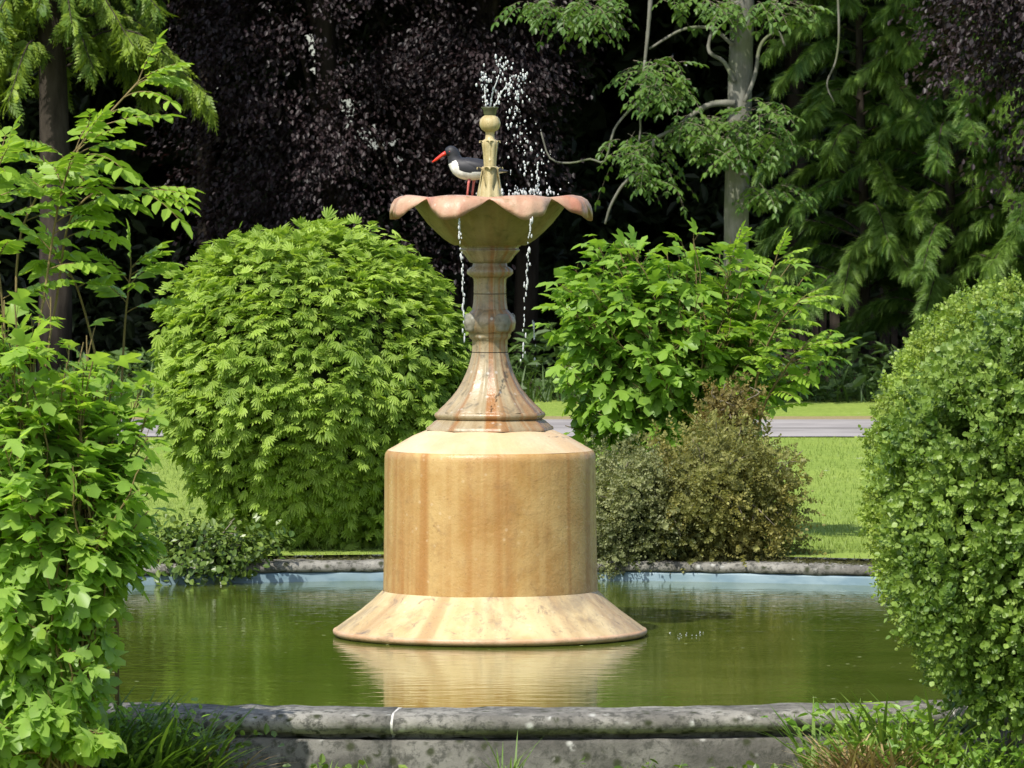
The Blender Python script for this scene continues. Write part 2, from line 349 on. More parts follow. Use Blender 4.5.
# ------------------------------------------------------------------ leaf templates (verts, [faces])
def t_oval(w_=0.30, fold=0.06, droop=0.10):
    v = np.array([(0, 0, 0), (0.34, w_, fold), (0.72, w_ * 0.8, fold - droop * 0.5), (1, 0, -droop), (0.72, -w_ * 0.8, fold - droop * 0.5), (0.34, -w_, fold)])
    return v, [np.array([(0, 3, 2, 1), (0, 5, 4, 3)])]
OVAL = t_oval(); SLIM = t_oval(0.2, 0.04, 0.18); ROUND = t_oval(0.36, 0.08, 0.05); BROAD = t_oval(0.42, 0.07, 0.12)
def t_lobed():
    h = [(0.0, 0.42, -0.06), (0.20, 0.20, 0.03), (0.58, 0.58, -0.14), (0.52, 0.20, 0.02), (0.80, 0.25, -0.08)]
    v = [(-0.25, 0, 0.04), (0, 0, 0), (0.3, 0, 0.0), (1.0, 0, -0.2)] + h + [(x, -y, z) for x, y, z in h]
    f = []
    for b in (4, 9):
        p1, n1, p2, n2, s = range(b, b + 5)
        tri = [(1, p1, n1), (1, n1, 2), (2, n1, p2), (2, p2, n2), (2, n2, s), (2, s, 3)]
        f += [t[::-1] if b == 4 else t for t in tri]
    return np.array(v), [np.array(f)]
LOBED = t_lobed()
def t_frond(k=6, droop=0.35, w_=0.075, ang=0.75, ln=0.46):
    v = []; q = []
    for i in range(k):
        t = 0.06 + 0.86 * i / k
        for s in (-1, 1):
            tt = t + (0.04 if s > 0 else 0); l = ln * (1 - tt) ** 0.8 + 0.07
            b = np.array((tt, 0, -droop * tt ** 2)); d = np.array((math.cos(ang), s * math.sin(ang), -droop * tt * 0.9 - 0.15)); e = b + d * l
            mp = b + d * l * 0.55; pr = np.array((-s * math.sin(ang) * -1, math.cos(ang) * -s * -1, 0)); pr = np.array((-d[1], d[0], 0)); pr /= np.linalg.norm(pr)
            n0 = len(v); v += [b, mp + pr * w_ * (0.6 + l), e, mp - pr * w_ * (0.6 + l)]; q.append((n0, n0 + 1, n0 + 2, n0 + 3))
    n0 = len(v); v += [(0.05, 0, 0), (0.6, 0.05, -droop * 0.36), (1.05, 0, -droop * 1.1), (0.6, -0.05, -droop * 0.36)]; q.append((n0, n0 + 1, n0 + 2, n0 + 3))
    return np.array(v, float), [np.array(q)]
FROND = t_frond(7, 0.4, 0.045, 0.62, 0.34); FEATHER = t_frond(7, 0.55, 0.021, 0.72, 0.40); FLAT = t_frond(6, 0.25, 0.05, 0.65, 0.4); HANG = t_frond(5, 0.6, 0.06, 0.6, 0.36)
def t_pad(k=7, w_=0.085, droop=0.5, spread=0.95):
    """A scalloped hand of flat scale-leaf fingers, arching down at the tips."""
    v = []; q = []
    for i in range(k):
        a = spread * (2 * i / (k - 1) - 1); l = (0.72 + 0.28 * math.cos(a * 1.2)) * (1.0 if i % 2 else 0.86); c, s_ = math.cos(a), math.sin(a)
        f_ = lambda r, o, up=0.0: (r * c - o * s_, r * s_ + o * c, -droop * r * r + up)
        n0 = len(v); v += [f_(0.05, 0), f_(l * 0.5, w_, -0.02), f_(l * 0.82, w_ * 0.9, -0.03), f_(l, 0), f_(l * 0.82, -w_ * 0.9, -0.03), f_(l * 0.5, -w_, -0.02)]
        q += [(n0, n0 + 3, n0 + 2, n0 + 1), (n0, n0 + 5, n0 + 4, n0 + 3)]
    return np.array(v, float), [np.array(q)]
PAD = t_pad()
def t_sprig(n=4, lf=0.34, w_=0.15):
    tv, tf = t_oval(w_ / lf * 1.0, 0.06, 0.02); v = []; q = []
    def leaf(b, d, up, s):
        d = d / np.linalg.norm(d); y = np.cross(up, d); y /= np.linalg.norm(y); z = np.cross(d, y)
        n0 = sum(len(a) for a in v); v.append(b + s * (tv[:, 0:1] * d + tv[:, 1:2] * y + tv[:, 2:3] * z)); q.append(tf[0] + n0)
    for i in range(n):
        b = np.array((0.1 + 0.8 * i / n, 0, 0.0)); th = i * 1.5708 + 0.4
        for s in (1, -1):
            sd_ = np.array((0, math.cos(th), math.sin(th))) * s
            leaf(b, np.array((0.7, 0, 0)) + sd_, np.array((1.0, 0, 0)) - sd_ * 0.5, lf * (1 - 0.08 * i))
    leaf(np.array((0.86, 0, 0)), np.array((1, 0.15, 0.1)), np.array((0, 0.2, 1)), lf * 0.8)
    return np.concatenate(v), [np.concatenate(q)]
SPRIG = t_sprig(); FINE = t_sprig(5, 0.26, 0.09)
def t_blade(bend=0.5, w_=0.03):
    n = 4; v = []; q = []
    for i in range(n + 1):
        t = i / n; x = t * (1 - 0.25 * bend * t); z = -bend * t * t * 0.6; ww = w_ * (1 - t) ** 0.6 + 0.001
        v += [(x, ww, z), (x, -ww, z)]
        if i: q.append((2 * i - 2, 2 * i - 1, 2 * i + 1, 2 * i))
    return np.array(v), [np.array(q)]
BLADE = t_blade(0.45, 0.022); SHORT = t_blade(0.2, 0.06)

def rdir(n):
    return nrm(rng.normal(0, 1, (n, 3)))
UP = np.array((0.0, 0.0, 1.0))
def lumps(seed, k=10, fr=3.0):
    g = np.random.default_rng(seed); K = g.normal(0, fr, (k, 3)); ph = g.uniform(0, 6.3, k)
    return lambda d: np.sin(d @ K.T + ph).sum(-1) / math.sqrt(k)
def ellip(n, c, r, seed, amp=0.06, lo=-0.6, depth=(0.88, 1.02), fr=3.0, power=2.0, taper=0.0):
    """Points and outward normals on a lumpy (super)ellipsoid shell with some depth."""
    d = rdir(int(n * 2.2) + 40); d = d[d[:, 2] > lo][:n]
    p = np.abs(d) ** (power - 2) if power != 2 else 1.0
    k = 1.0 / (np.abs(d) ** power).sum(-1) ** (1 / power)
    f = k * (1 + amp * lumps(seed, 10, fr)(d)) * rng.uniform(depth[0], depth[1], len(d))
    tp = np.stack([1 - taper * np.clip(-d[:, 2], 0, 1) ** 1.2] * 2 + [np.ones(len(d))], -1)
    P = np.asarray(c) + d * f[:, None] * np.asarray(r) * tp
    Nn = nrm(np.sign(d) * np.abs(d) ** (power - 1) / np.asarray(r))
    return P, Nn
def blob(c, r, seed, amp, power=2.0, nu=40, nv=24, lo=-0.9, taper=0.0):
    u = np.arange(nu) * 2 * math.pi / nu; v = np.linspace(0.03, math.acos(lo), nv)
    d = np.stack([np.outer(np.sin(v), np.cos(u)), np.outer(np.sin(v), np.sin(u)), np.repeat(np.cos(v)[:, None], nu, 1)], -1).reshape(-1, 3)
    k = 1.0 / (np.abs(d) ** power).sum(-1) ** (1 / power)
    tp = np.stack([1 - taper * np.clip(-d[:, 2], 0, 1) ** 1.2] * 2 + [np.ones(len(d))], -1)
    P = np.asarray(c) + d * (k * (1 + amp * lumps(seed)(d)))[:, None] * np.asarray(r) * tp
    i = np.arange(nv - 1)[:, None] * nu; j = np.arange(nu)[None]; j2 = (j + 1) % nu
    q = np.stack([i + j, i + nu + j, i + nu + j2, i + j2], -1).reshape(-1, 4)
    return P, [q, np.arange(nu)[None], (np.arange(nu)[None, ::-1] + (nv - 1) * nu)]

# ================================================================== the setting
PC = np.array((-0.06, 23.15)); PR = 3.9; PO = 4.2; WZ = -0.107
def gz(x, y):
    """Ground level: lawn at 0, falling to a lower bed in front of the pool."""
    t = np.clip((24.5 - y) / 4.5, 0, 1); return -0.23 * t * t * (3 - 2 * t)
g = Geo(); n = 128; th = np.arange(n) * 2 * math.pi / n
rr = np.array([PO - 0.05, 4.35, 4.6, 5, 5.6, 6.5, 8, 10, 13, 17, 21, 26, 34, 50, 90, 200, 600])
X = PC[0] + rr[:, None] * np.cos(th); Y = PC[1] + rr[:, None] * np.sin(th)
v = np.stack([X, Y, gz(X, Y)], -1)
i = np.arange(len(rr) - 1)[:, None] * n; j = np.arange(n)[None]; j2 = (j + 1) % n
g.add(v.reshape(-1, 3), [np.stack([i + j, i + n + j, i + n + j2, i + j2], -1).reshape(-1, 4)[:, ::-1]])
setp(g.build('ground', M['ground']), kind='structure', label='green lawn round the pool running back to the wood', cat='ground')
def strip(name, y0, y1, z, m, label, cat, amp, seed, x0=-60, x1=60, n=240):
    g = Geo(); xs = np.linspace(x0, x1, n); q = np.random.default_rng(seed)
    e = lambda: sum(q.uniform(0.3, 1) * np.sin(xs * f_ + q.uniform(0, 6)) for f_ in (0.4, 1.3, 3.1, 5.7)) * amp / 2
    a = np.stack([xs, y0 + e(), np.full(n, z)], -1); b = np.stack([xs, y1 + e(), np.full(n, z)], -1)
    i = np.arange(n - 1); g.add(np.vstack((a, b)), [np.stack([i, i + 1, i + n + 1, i + n], -1)])
    return setp(g.build(name, m), kind='structure', label=label, cat=cat)
strip('verge', 43.5, 44.6, 0.004, M['verge_soil'], 'strip of dry trodden verge along the far side of the lane', 'verge', 0.12, 3)
strip('road', 40.7, 43.9, 0.008, M['road'], 'narrow grey asphalt lane crossing behind the lawn', 'road', 0.05, 4)
# water
g = Geo(); rr = np.array([0.02, 0.5, 1, 2, 3, PR + 0.02]); n = 96; th = np.arange(n) * 2 * math.pi / n
v = np.stack([PC[0] + rr[:, None] * np.cos(th), PC[1] + rr[:, None] * np.sin(th), np.full((len(rr), n), WZ)], -1)
i = np.arange(len(rr) - 1)[:, None] * n; j = np.arange(n)[None]; j2 = (j + 1) % n
FX, FY = at(490, 640, 23.6)[0], 23.6
g.add(v.reshape(-1, 3), [np.stack([i + j, i + n + j, i + n + j2, i + j2], -1).reshape(-1, 4), np.arange(n)[None]])
wo = g.build('water', M['water'], origin=(FX, FY, WZ)); wo.location = (FX, FY, WZ)
setp(wo, kind='structure', label='murky green water filling the round pool', cat='water')

# ================================================================== pool surround
ps = thing('pool_surround', (PC[0], PC[1], 0), 'round weathered grey stone kerb enclosing the green pool', 'pool kerb')
NS = 14; a0 = -math.pi / 2 + math.atan2(at(391, 720, 18.95)[0] - PC[0], PO)
prof = [(PR - 0.004, -0.060), (PR - 0.006, -0.04), (PR + 0.004, -0.022), (PR + 0.03, -0.016), (PO - 0.06, -0.018), (PO - 0.02, -0.026), (PO, -0.045),
        (PO - 0.004, -0.066), (PO - 0.025, -0.082), (PO - 0.06, -0.088), (PO - 0.06, -0.10), (PR + 0.06, -0.10), (PR + 0.05, -0.064), (PR + 0.004, -0.0635)]
def arc_solid(g, prof, a, b, n=14, jit=0.0):
    prof = np.asarray(prof, float); m = len(prof); th = np.linspace(a, b, n)
    r = prof[None, :, 0] + rng.normal(0, jit, (n, m)); z = prof[None, :, 1] + rng.normal(0, jit, (n, m))
    v = np.stack([r * np.cos(th)[:, None], r * np.sin(th)[:, None], z], -1).reshape(-1, 3)
    i = np.arange(n - 1)[:, None] * m; j = np.arange(m)[None]; j2 = (j + 1) % m
    g.add(v, [np.stack([i + j, i + m + j, i + m + j2, i + j2], -1).reshape(-1, 4), np.arange(m)[None], (np.arange(m) + (n - 1) * m)[None, ::-1]])
for k in range(NS):
    g = Geo(); w0 = 0.0022
    arc_solid(g, prof, a0 + k * 2 * math.pi / NS + w0 * 0.5, a0 + (k + 1) * 2 * math.pi / NS - w0 * 0.5, 26, 0.0022)
    g.build('coping_stone', M['kerb'], ps)
pr2 = [(r - 0.004 if r > 4 else r + 0.003, z - 0.002) for r, z in prof]
for k in range(NS):
    g = Geo(); arc_solid(g, pr2, a0 + k * 2 * math.pi / NS - w0, a0 + k * 2 * math.pi / NS + w0, 2); g.build('mortar_joint', M['mortar'], ps)
g = Geo()
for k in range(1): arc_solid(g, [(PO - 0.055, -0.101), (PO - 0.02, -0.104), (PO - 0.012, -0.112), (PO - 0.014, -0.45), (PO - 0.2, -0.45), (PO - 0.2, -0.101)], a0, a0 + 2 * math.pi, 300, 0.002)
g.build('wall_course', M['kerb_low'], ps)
g = Geo(); lathe(g, [(PR + 0.03, -0.0645), (PR + 0.004, -0.0655), (PR + 0.0, -0.075), (PR + 0.006, -0.3)], 160); g.build('blue_lining', M['lining'], ps)

# ================================================================== fountain
S = 23.6 / F                                     # metres per pixel at the fountain
def pz(y): return at(490, y, 23.6)[2] - WZ       # height above the water from the row of the axis in the photo
ft = thing('fountain', (FX, FY, WZ), 'tall ochre stone fountain with a scalloped basin on a drum in the pool', 'fountain')
def P_(*yr): return [(r * S, pz(y)) for y, r in yr]
g = Geo(); lathe(g, P_((635.2, 152.5), (634.4, 155.4), (632.4, 157.2), (630, 157.4), (628.6, 156.6), (627.9, 154.6)), 128); g.build('plinth_lip', M['lip'], ft)
g = Geo(); lathe(g, P_((645, 149.5), (640, 150.2), (636.5, 151.8), (634.8, 153.6)), 128); g.build('algae_shadow_band', M['algae_shadow'], ft)  # waterline algae ring, its dark colour also painting the shadow under the rim
g = Geo(); lathe(g, P_((628.2, 155), (626.5, 152.8), (619, 142.5), (610, 130), (600, 118), (594, 111.8), (591.5, 109), (590.0, 107.6)), 128); g.build('plinth_flare', M['flange'], ft)
def warp(th_, prof):
    return 1 + 0.004 * np.sin(3 * th_ + 1) + 0.003 * np.sin(7 * th_ + 2 + prof[:, 1:2] * 3)
g = Geo(); lathe(g, P_((590.2, 107.4), (560, 106.8), (520, 106.2), (480, 105.8), (458, 105.7), (454, 105.2), (451.5, 104.0), (449.9, 102.6)), 128, warp); g.build('drum', M['drum'], ft)
g = Geo(); lathe(g, P_((450.0, 102.5), (448.6, 100.2), (446.8, 96.8), (442, 88.5), (436, 78), (431, 66), (428.5, 58), (427.5, 40)), 128); g.build('drum_cap', M['cap'], ft)
def octf(th_, prof, k=0.75):
    a = (th_ + math.pi / 8 + 0.2) % (math.pi / 4) - math.pi / 8
    o = math.cos(math.pi / 8) / np.cos(a) * 1.045
    return 1 + k * (o - 1) + 0 * prof[:, 0:1]
def ribf(th_, prof):
    """Octagonal shaft with a raised arris on each corner that fades towards the top."""
    a = (th_ + 0.2) % (math.pi / 4) - math.pi / 8
    rb = np.exp(-((np.abs(a) - math.pi / 8) / 0.07) ** 2)
    return octf(th_, prof, 0.8) + 0.042 * rb
g = Geo(); lathe(g, P_((429.5, 63), (427.0, 62.5), (425.5, 60), (421, 55), (419.0, 51.5)), 160, octf); g.build('pedestal_foot', M['pedestal'], ft)
g = Geo(); lathe(g, P_((419.2, 51), (417.6, 53.5), (415, 55), (412.6, 54), (411.5, 52)), 160, octf); g.build('pedestal_ring', M['pedestal'], ft)
g = Geo(); lathe(g, P_((411.7, 52), (409, 50), (404, 44.5), (397, 38), (390, 32.5), (382, 27.8), (373, 23.6), (364, 20.5), (356, 18.4), (352.6, 17.8)), 160, ribf); g.build('pedestal_flare', M['pedestal'], ft)
for a_, b_, r_ in ((352.8, 351.6, 17), (294.6, 293.2, 15.4)):
    g = Geo(); lathe(g, P_((a_, r_), (b_, r_)), 64); g.build('shaft_joint', M['joint'], ft)
g = Geo(); lathe(g, P_((351.8, 17.8), (345, 17.4), (340, 17.6), (338.4, 19.5), (336, 21), (334, 20.4), (333, 21.5)), 96, octf); g.build('shaft', M['pedestal'], ft)
g = Geo(); lathe(g, P_((333.2, 20.5), (331, 23.2), (327, 25.2), (322, 25.8), (317, 24.4), (313, 21), (310.5, 18.6), (309, 17)), 96); kn = g.build('knop', M['pedestal'], ft)
for k in range(4):
    a = -math.pi / 2 + R(32) + k * math.pi / 2
    g = Geo(); c0 = np.array((math.cos(a), math.sin(a), 0)); cz = pz(322.5)
    u = np.arange(20) * 2 * math.pi / 20; tn = np.array((-math.sin(a), math.cos(a), 0))
    v = []; rings = [(0.0, 4.6), (0.25, 4.5), (0.5, 3.9), (0.72, 3.9), (0.88, 2.6), (1.0, 0.8)]
    rings = [(10.2, -1.0), (10.4, 1.0), (9.2, 2.5), (7.2, 3.3), (5.2, 3.0), (3.6, 4.1), (1.2, 4.5)]
    for rd, h in rings:
        pet = 1 + 0.07 * np.cos(u * 6) * (rd > 4)
        q = c0[None] * ((24.2 + h - 0.03 * (rd * np.cos(u)) ** 2)[:, None]) * S + (tn[None] * (rd * pet * np.cos(u))[:, None] + UP[None] * (rd * 0.92 * pet * np.sin(u))[:, None]) * S + UP * cz
        v.append(q)
    v = np.concatenate(v); i = np.arange(len(rings) - 1)[:, None] * 20; j = np.arange(20)[None]; j2 = (j + 1) % 20
    g.add(v, [np.stack([i + j, i + j2, i + 20 + j2, i + 20 + j], -1).reshape(-1, 4), (np.arange(20) + (len(rings) - 1) * 20)[None]]); g.build('rosette', M['rosette'], kn)
g = Geo(); lathe(g, P_((309.2, 17.6), (305, 16.8), (300, 16.3), (295, 16.1), (294.2, 16.1)), 96, octf); lathe(g, P_((293.4, 16.1), (285, 15.9), (279, 16.2), (277.5, 17.5)), 96, octf); g.build('upper_shaft', M['pedestal'], ft)
def bead(th_, prof): return 1 + 0.035 * np.cos(th_ * 16) * np.exp(-((prof[:, 1:2] - pz(271.5)) / (3.5 * S)) ** 2)
g = Geo(); lathe(g, P_((277.7, 17), (276, 20.5), (273.5, 22.6), (270, 22.4), (267.5, 20), (266.3, 17.5), (263, 17)), 160, bead); g.build('bead_collar', M['pedestal'], ft)
g = Geo(); lathe(g, P_((263.2, 16.8), (262, 20.5), (259, 22.5), (255, 25.5), (252, 28.6), (250.6, 29.8), (249.5, 29.9), (249.2, 28.8), (246.8, 28.8), (246.4, 30.6), (243.5, 31.5)), 128, lambda t_, p_: octf(t_, p_, 0.45)); g.build('capital', M['pedestal'], ft)
g = Geo(); lathe(g, P_((245.4, 28), (245.2, 36), (243.5, 39.5), (239, 46), (232, 54), (224, 62), (215, 69), (207, 75), (201, 80), (198.6, 83)), 160); bowl = g.build('basin_bowl', M['bowl'], ft)
# scalloped petal rim, eight petals, a notch towards the camera
g = Geo(); n = 384; th = np.arange(n) * 2 * math.pi / n
ph = th + math.pi / 2                            # 0 towards the camera
wp = (0.5 - 0.5 * np.cos(8 * ph)) ** 0.62
pet = [(201.5, 78, 201.5, 78), (200, 82.5, 198.5, 83), (203, 87.0, 199.4, 86.0), (207.5, 95, 199.2, 87.2), (212.5, 100.8, 198.7, 87.6), (217.6, 102.6, 198.4, 87.7), (218.3, 103.6, 198, 87.6), (212, 103.6, 197.6, 87), (205, 102.2, 197.2, 86.5), (199.2, 98.5, 196.8, 86), (195.6, 92, 196.5, 85),
       (194.3, 87, 196.6, 83.5), (195.2, 82, 197.2, 81), (199, 75, 199.5, 75), (207, 66, 207, 66), (216, 55, 216, 55), (224, 40, 224, 40), (229, 22, 229, 22), (230, 5, 230, 5)]
rowv = []
irr = 1 + 0.02 * np.sin(3 * th + 0.7) + 0.012 * np.sin(5 * th)
for yp, rp, yv, rv in pet:
    r_ = (rv + (rp * 1.018 - rv) * wp) * (irr if rp > 90 else 1); y_ = yv + (yp - yv) * wp
    if rp > 90: y_ = y_ + wp * (rp - 90) / 13 * (0.9 * np.sin(19 * th + 1) + 0.7 * np.sin(31 * th + 2) + 0.9 * np.sin(3 * th)); r_ = r_ + wp * (0.7 * np.sin(23 * th) + 0.6 * np.sin(37 * th + 1)) * (rp - 88) / 14
    rowv.append(np.stack([r_ * S * np.cos(th), r_ * S * np.sin(th), (pz(0) - (pz(0) - pz(768)) / 768 * y_)], -1))
v = np.concatenate(rowv); i = np.arange(len(pet) - 1)[:, None] * n; j = np.arange(n)[None]; j2 = (j + 1) % n
g.add(v, [np.stack([i + j, i + j2, i + n + j2, i + n + j], -1).reshape(-1, 4)]); g.build('petal_rim', M['petal'], ft)
g = Geo(); lathe(g, P_((200.5, 74), (200.5, 10)), 64); g.build('basin_water', M['water'], ft)
# finial
def tips(nl, ph0, amp, y0_, y1_):
    return lambda th_, p_: 1 + 0.05 * np.cos(nl * th_ + ph0) * ((p_[:, 1:2] > pz(y0_)) & (p_[:, 1:2] < pz(y1_)))
g = Geo(); lathe(g, P_((231, 14), (204, 13.4), (195, 12.4), (186, 10.8), (178, 9.2), (171, 8.3), (168, 8.6), (166.5, 7)), 96, tips(8, 0.3, 0.1, 205, 166)); fin = g.build('finial', M['finial'], ft)
g = Geo(); lathe(g, P_((170, 6), (160, 6.2), (152, 6.8), (146, 7.5), (142, 8.0), (140.5, 7), (139, 4.8), (135, 4.4), (131.5, 4.6), (130.8, 6)), 64, tips(6, 0, 0.1, 165, 140)); g.build('finial_stem', M['finial'], fin)
g = Geo(); lathe(g, P_((131.8, 2), (131.6, 5), (129.5, 8.4), (126, 10.3), (122.8, 10.6), (119.5, 9.8), (117, 7.8), (115.4, 5.2)), 64); g.build('finial_ball', M['finial'], fin)
g = Geo(); lathe(g, P_((116, 5), (113.5, 6.2), (110, 6.6), (107.8, 8.6), (106.8, 8.7), (107.4, 7.2), (108.5, 3), (108.6, 0.3)), 48); g.build('nozzle', M['nozzle'], fin)
def leaf_curl(a, yb, yt, rb, rt, rout, wd):
    g = Geo(); c0 = np.array((math.cos(a), math.sin(a), 0)); tn = np.array((-math.sin(a), math.cos(a), 0)); v = []
    path = smooth_line([(rb, yb), (rb + (rt - rb) * 0.6, yb + (yt - yb) * 0.6), (rt, yt + 0.5), (rout - 0.8, yt - 1.8), (rout, yt + 0.4)], 11)
    for k, (r_, y_) in enumerate(path):
        t = k / 10; ww = wd * (0.55 + 0.6 * math.sin(math.pi * min(1, t * 1.25))) * (1 - max(0, t - 0.7) * 2.6)
        p0 = c0 * r_ * S + UP * (pz(0) - S * y_ * 0.9995)
        v += [p0 - tn * ww * S - c0 * 0.5 * S, p0 + c0 * 0.5 * S, p0 + tn * ww * S - c0 * 0.5 * S, p0 - c0 * 1.3 * S]
    i = np.arange(10)[:, None] * 4; j = np.arange(4)[None]; j2 = (j + 1) % 4
    g.add(np.array(v), [np.stack([i + j, i + j2, i + 4 + j2, i + 4 + j], -1).reshape(-1, 4), np.array([(0, 1, 2, 3)]), np.array([(43, 42, 41, 40)])])
    return g
for k in range(4):
    leaf_curl(k * math.pi / 2 + 0.0, 192, 168.5, 11.2, 8.4, 13.0, 6.0).build('acanthus_leaf', M['finial'], fin)
for k in range(4):
    leaf_curl(k * math.pi / 2 + 0.0, 160, 142, 5.7, 7.2, 10.4, 4.0).build('acanthus_leaf', M['finial'], fin)

# ================================================================== bird on the far rim of the basin
def bw(x, y, d=23.95, dy=0.0): p = at(x, y, d); return np.array((p[0], d + dy, p[2]))
b0 = bw(470, 196)
bird = thing('wading_bird', b0, 'black and white wading bird with a long red bill standing on the basin rim', 'bird')
BS = 23.95 / F
sec = [(508, 171.2, 0.7, 2.2), (503, 171, 1.8, 3.4), (497, 170.4, 4.2, 5.2), (488, 169.4, 8.0, 8.0), (478, 169.2, 10.6, 10.0), (468, 168.8, 11.4, 10.4), (461, 166.6, 10.8, 9.4), (456.5, 162.4, 8.6, 7.4),
       (454.4, 157.6, 6.6, 5.8), (453.2, 153.6, 6.2, 5.6), (451, 151.8, 6.2, 5.5), (448.4, 152.0, 5.0, 4.6), (446.4, 152.9, 3.2, 3.0), (445.4, 153.3, 1.4, 1.4)]
sec = smooth_line(sec, 120); v = []; nb = 72; u = np.arange(nb) * 2 * math.pi / nb
cen = sec[:, :2]; T = np.gradient(cen, axis=0); T /= np.linalg.norm(T, axis=1, keepdims=True)
pxs = []
for (x, y, hh, hw), t in zip(sec, T):
    nx, ny = -t[1], t[0]
    X = x + nx * hh * np.cos(u); Y = y + ny * hh * np.cos(u)
    D = hw * np.sin(u)
    p0 = bw(512, 250)
    v.append(np.stack([(X - 512) * BS, 23.95 + D * BS, [at(512, yy, 23.95)[2] for yy in Y]], -1)); pxs.append(np.stack([X, Y], -1))
v = np.concatenate(v); pxs = np.concatenate(pxs); m_ = len(sec)
i = np.arange(m_ - 1)[:, None] * nb; j = np.arange(nb)[None]; j2 = (j + 1) % nb
q = np.stack([i + j, i + j2, i + nb + j2, i + nb + j], -1).reshape(-1, 4)
fc = pxs[q].mean(1)
wing_line = np.interp(fc[:, 0], [447, 450, 453, 456, 457.5, 459.5, 464, 470, 476, 490, 510], [166, 163.5, 161.5, 160.2, 162, 169.5, 172.2, 172.8, 172, 171.5, 172])
white = (fc[:, 1] > wing_line) & (fc[:, 1] > 160)
g = Geo(); g.add(v, [q[~white]], 0.5, 0); g.Fc.append((q[white], 1)); g.Fc.append((np.arange(nb)[None, ::-1], 0)); g.Fc.append((np.arange(nb)[None] + (m_ - 1) * nb, 0))
M['black_feather'] = plain('black_feathers', (0.022, 0.022, 0.026), 0.55, 0.35); M['white_feather'] = plain('white_feathers', (0.75, 0.73, 0.68), 0.7, 0.2)
M['bill'] = plain('red_bill', (0.62, 0.035, 0.012), 0.35, 0.5); M['pink_leg'] = plain('pink_leg', (0.50, 0.13, 0.11), 0.5)
g.build('body', [M['black_feather'], M['white_feather']], bird, origin=b0)
for s in (-1, 1):                                # folded wings
    g = Geo(); tv = []
    P, fs = blob((0, 0, 0), (1, 1, 1), 3, 0.0, 2.0, 24, 16, -0.995)
    ca, sa = math.cos(R(-10)), math.sin(R(-10))
    x = P[:, 0] * 21.5; z = P[:, 2] * 5.4 * (1 + 0.25 * (P[:, 0] < 0) * np.abs(P[:, 0])); yv = P[:, 1] * 2.2
    z = z * np.where(x > 0, 1 - 0.55 * (x / 21.5), 1)
    X = 480.5 + x * ca + z * sa; Z = -(167.3) + x * sa + z * ca
    vv = np.stack([(X - 512) * BS, 23.95 + s * (8.3 - 0.010 * (x + 4) ** 2 - 0.035 * np.maximum(z, 0) ** 2) * BS + yv * BS, np.array([at(512, -zz, 23.95)[2] for zz in Z])], -1)
    g.add(vv, fs, 0.5); g.build('wing', M['black_feather'], bird, origin=b0)
g = Geo()
tube(g, [bw(446.8, 152.4), bw(443, 154.6), bw(437.5, 158.6), bw(432.2, 162.2)], [2.4 * BS, 2.0 * BS, 1.6 * BS, 0.7 * BS], 10); g.build('bill', M['bill'], bird, origin=b0)
for s in (-1, 1):
    g = Geo(); spheres(g, [bw(449.6, 151.6, 23.95, s * 4.6 * BS)], 0.7 * BS, 1, 0.5, 10, 7); g.build('eye', M['bill'], bird, origin=b0)
for x0_, x1_, s in ((468.5, 467.2, -1), (473.5, 472.0, 1)):
    g = Geo(); dd = 23.95 + s * 3.5 * BS
    zf = 197.2
    tube(g, [bw(x0_ + 1, 178, dd), bw(x0_, 184, dd), bw(x0_ - 0.6, 190, dd), bw(x1_, zf - 0.7, dd)], [1.9 * BS, 1.25 * BS, 1.15 * BS, 1.1 * BS], 8)
    for a in (-0.5, 0, 0.5):
        e = bw(x1_ - 6.5 * math.cos(a), zf, dd); e[1] += 6.5 * math.sin(a) * BS
        tube(g, [bw(x1_, zf - 0.6, dd), e], [0.9 * BS, 0.5 * BS], 6)
    g.build('leg', M['pink_leg'], bird, origin=b0)

# ================================================================== falling water
def fpt(x, y, d=23.6): return at(x, y, d)
jets = [('thin water jet rising straight and leaning left from the nozzle', [(486, 107), (485, 95), (484.5, 84), (483.5, 75)], 23.58),
        ('middle water jet breaking into the highest beads above the nozzle', [(490, 107), (493, 92), (498, 78), (501, 68), (503, 63)], 23.62),
        ('water jet arching over to the right of the nozzle', [(494, 107), (500, 95), (508, 84), (517, 78), (525, 78.5)], 23.55)]
for lab, pts, d in jets:
    g = Geo(); L = smooth_line([fpt(x, y, d) for x, y in pts], 26)
    rad = np.linspace(0.0032, 0.0018, 26) * rng.uniform(0.6, 1.25, 26)
    tube(g, L[:15], rad[:15], 6, wob=0.25)
    for k in range(26):
        if rng.random() < 0.9: spheres(g, [L[k] + rng.normal(0, 0.004 + 0.0007 * k, 3)], rng.uniform(0.002, 0.005), rng.uniform(1.0, 2.6), 0.5, 7, 5)
    for k in range(20):
        spheres(g, [L[rng.integers(15, 26)] + rng.normal(0, 0.014, 3)], rng.uniform(0.0018, 0.005), rng.uniform(1.0, 2.0), 0.5, 7, 5)
    setp(g.build('water_jet', M['drop'], origin=L[0]), lab, 'water jet', 'jets at the fountain top').location = L[0]
g = Geo()
pts = []
for k in range(120):                             # drops falling to the right of the finial
    t = rng.random(); y = 80 + t * 112
    x = 510 + 28 * rng.normal(0.0, 0.6) * (0.35 + t) * 0.55 + t * 12 + rng.choice([-4, 3, 12, 22], p=[.2, .3, .3, .2]) * (0.3 + t * 0.9)
    if abs(x - 489) < 14: continue
    pts.append(fpt(x, y, 23.6 + rng.normal(0, 0.1)))
for k in range(60):                              # splash in the basin
    pts.append(fpt(rng.normal(528, 18), 195 - abs(rng.normal(0, 3.5)), 23.6 + rng.normal(0, 0.12)))
for k in range(14): pts.append(fpt(537.5 + rng.normal(0, 0.6), 163 + k * 2.3, 23.6))
pts = np.array(pts)
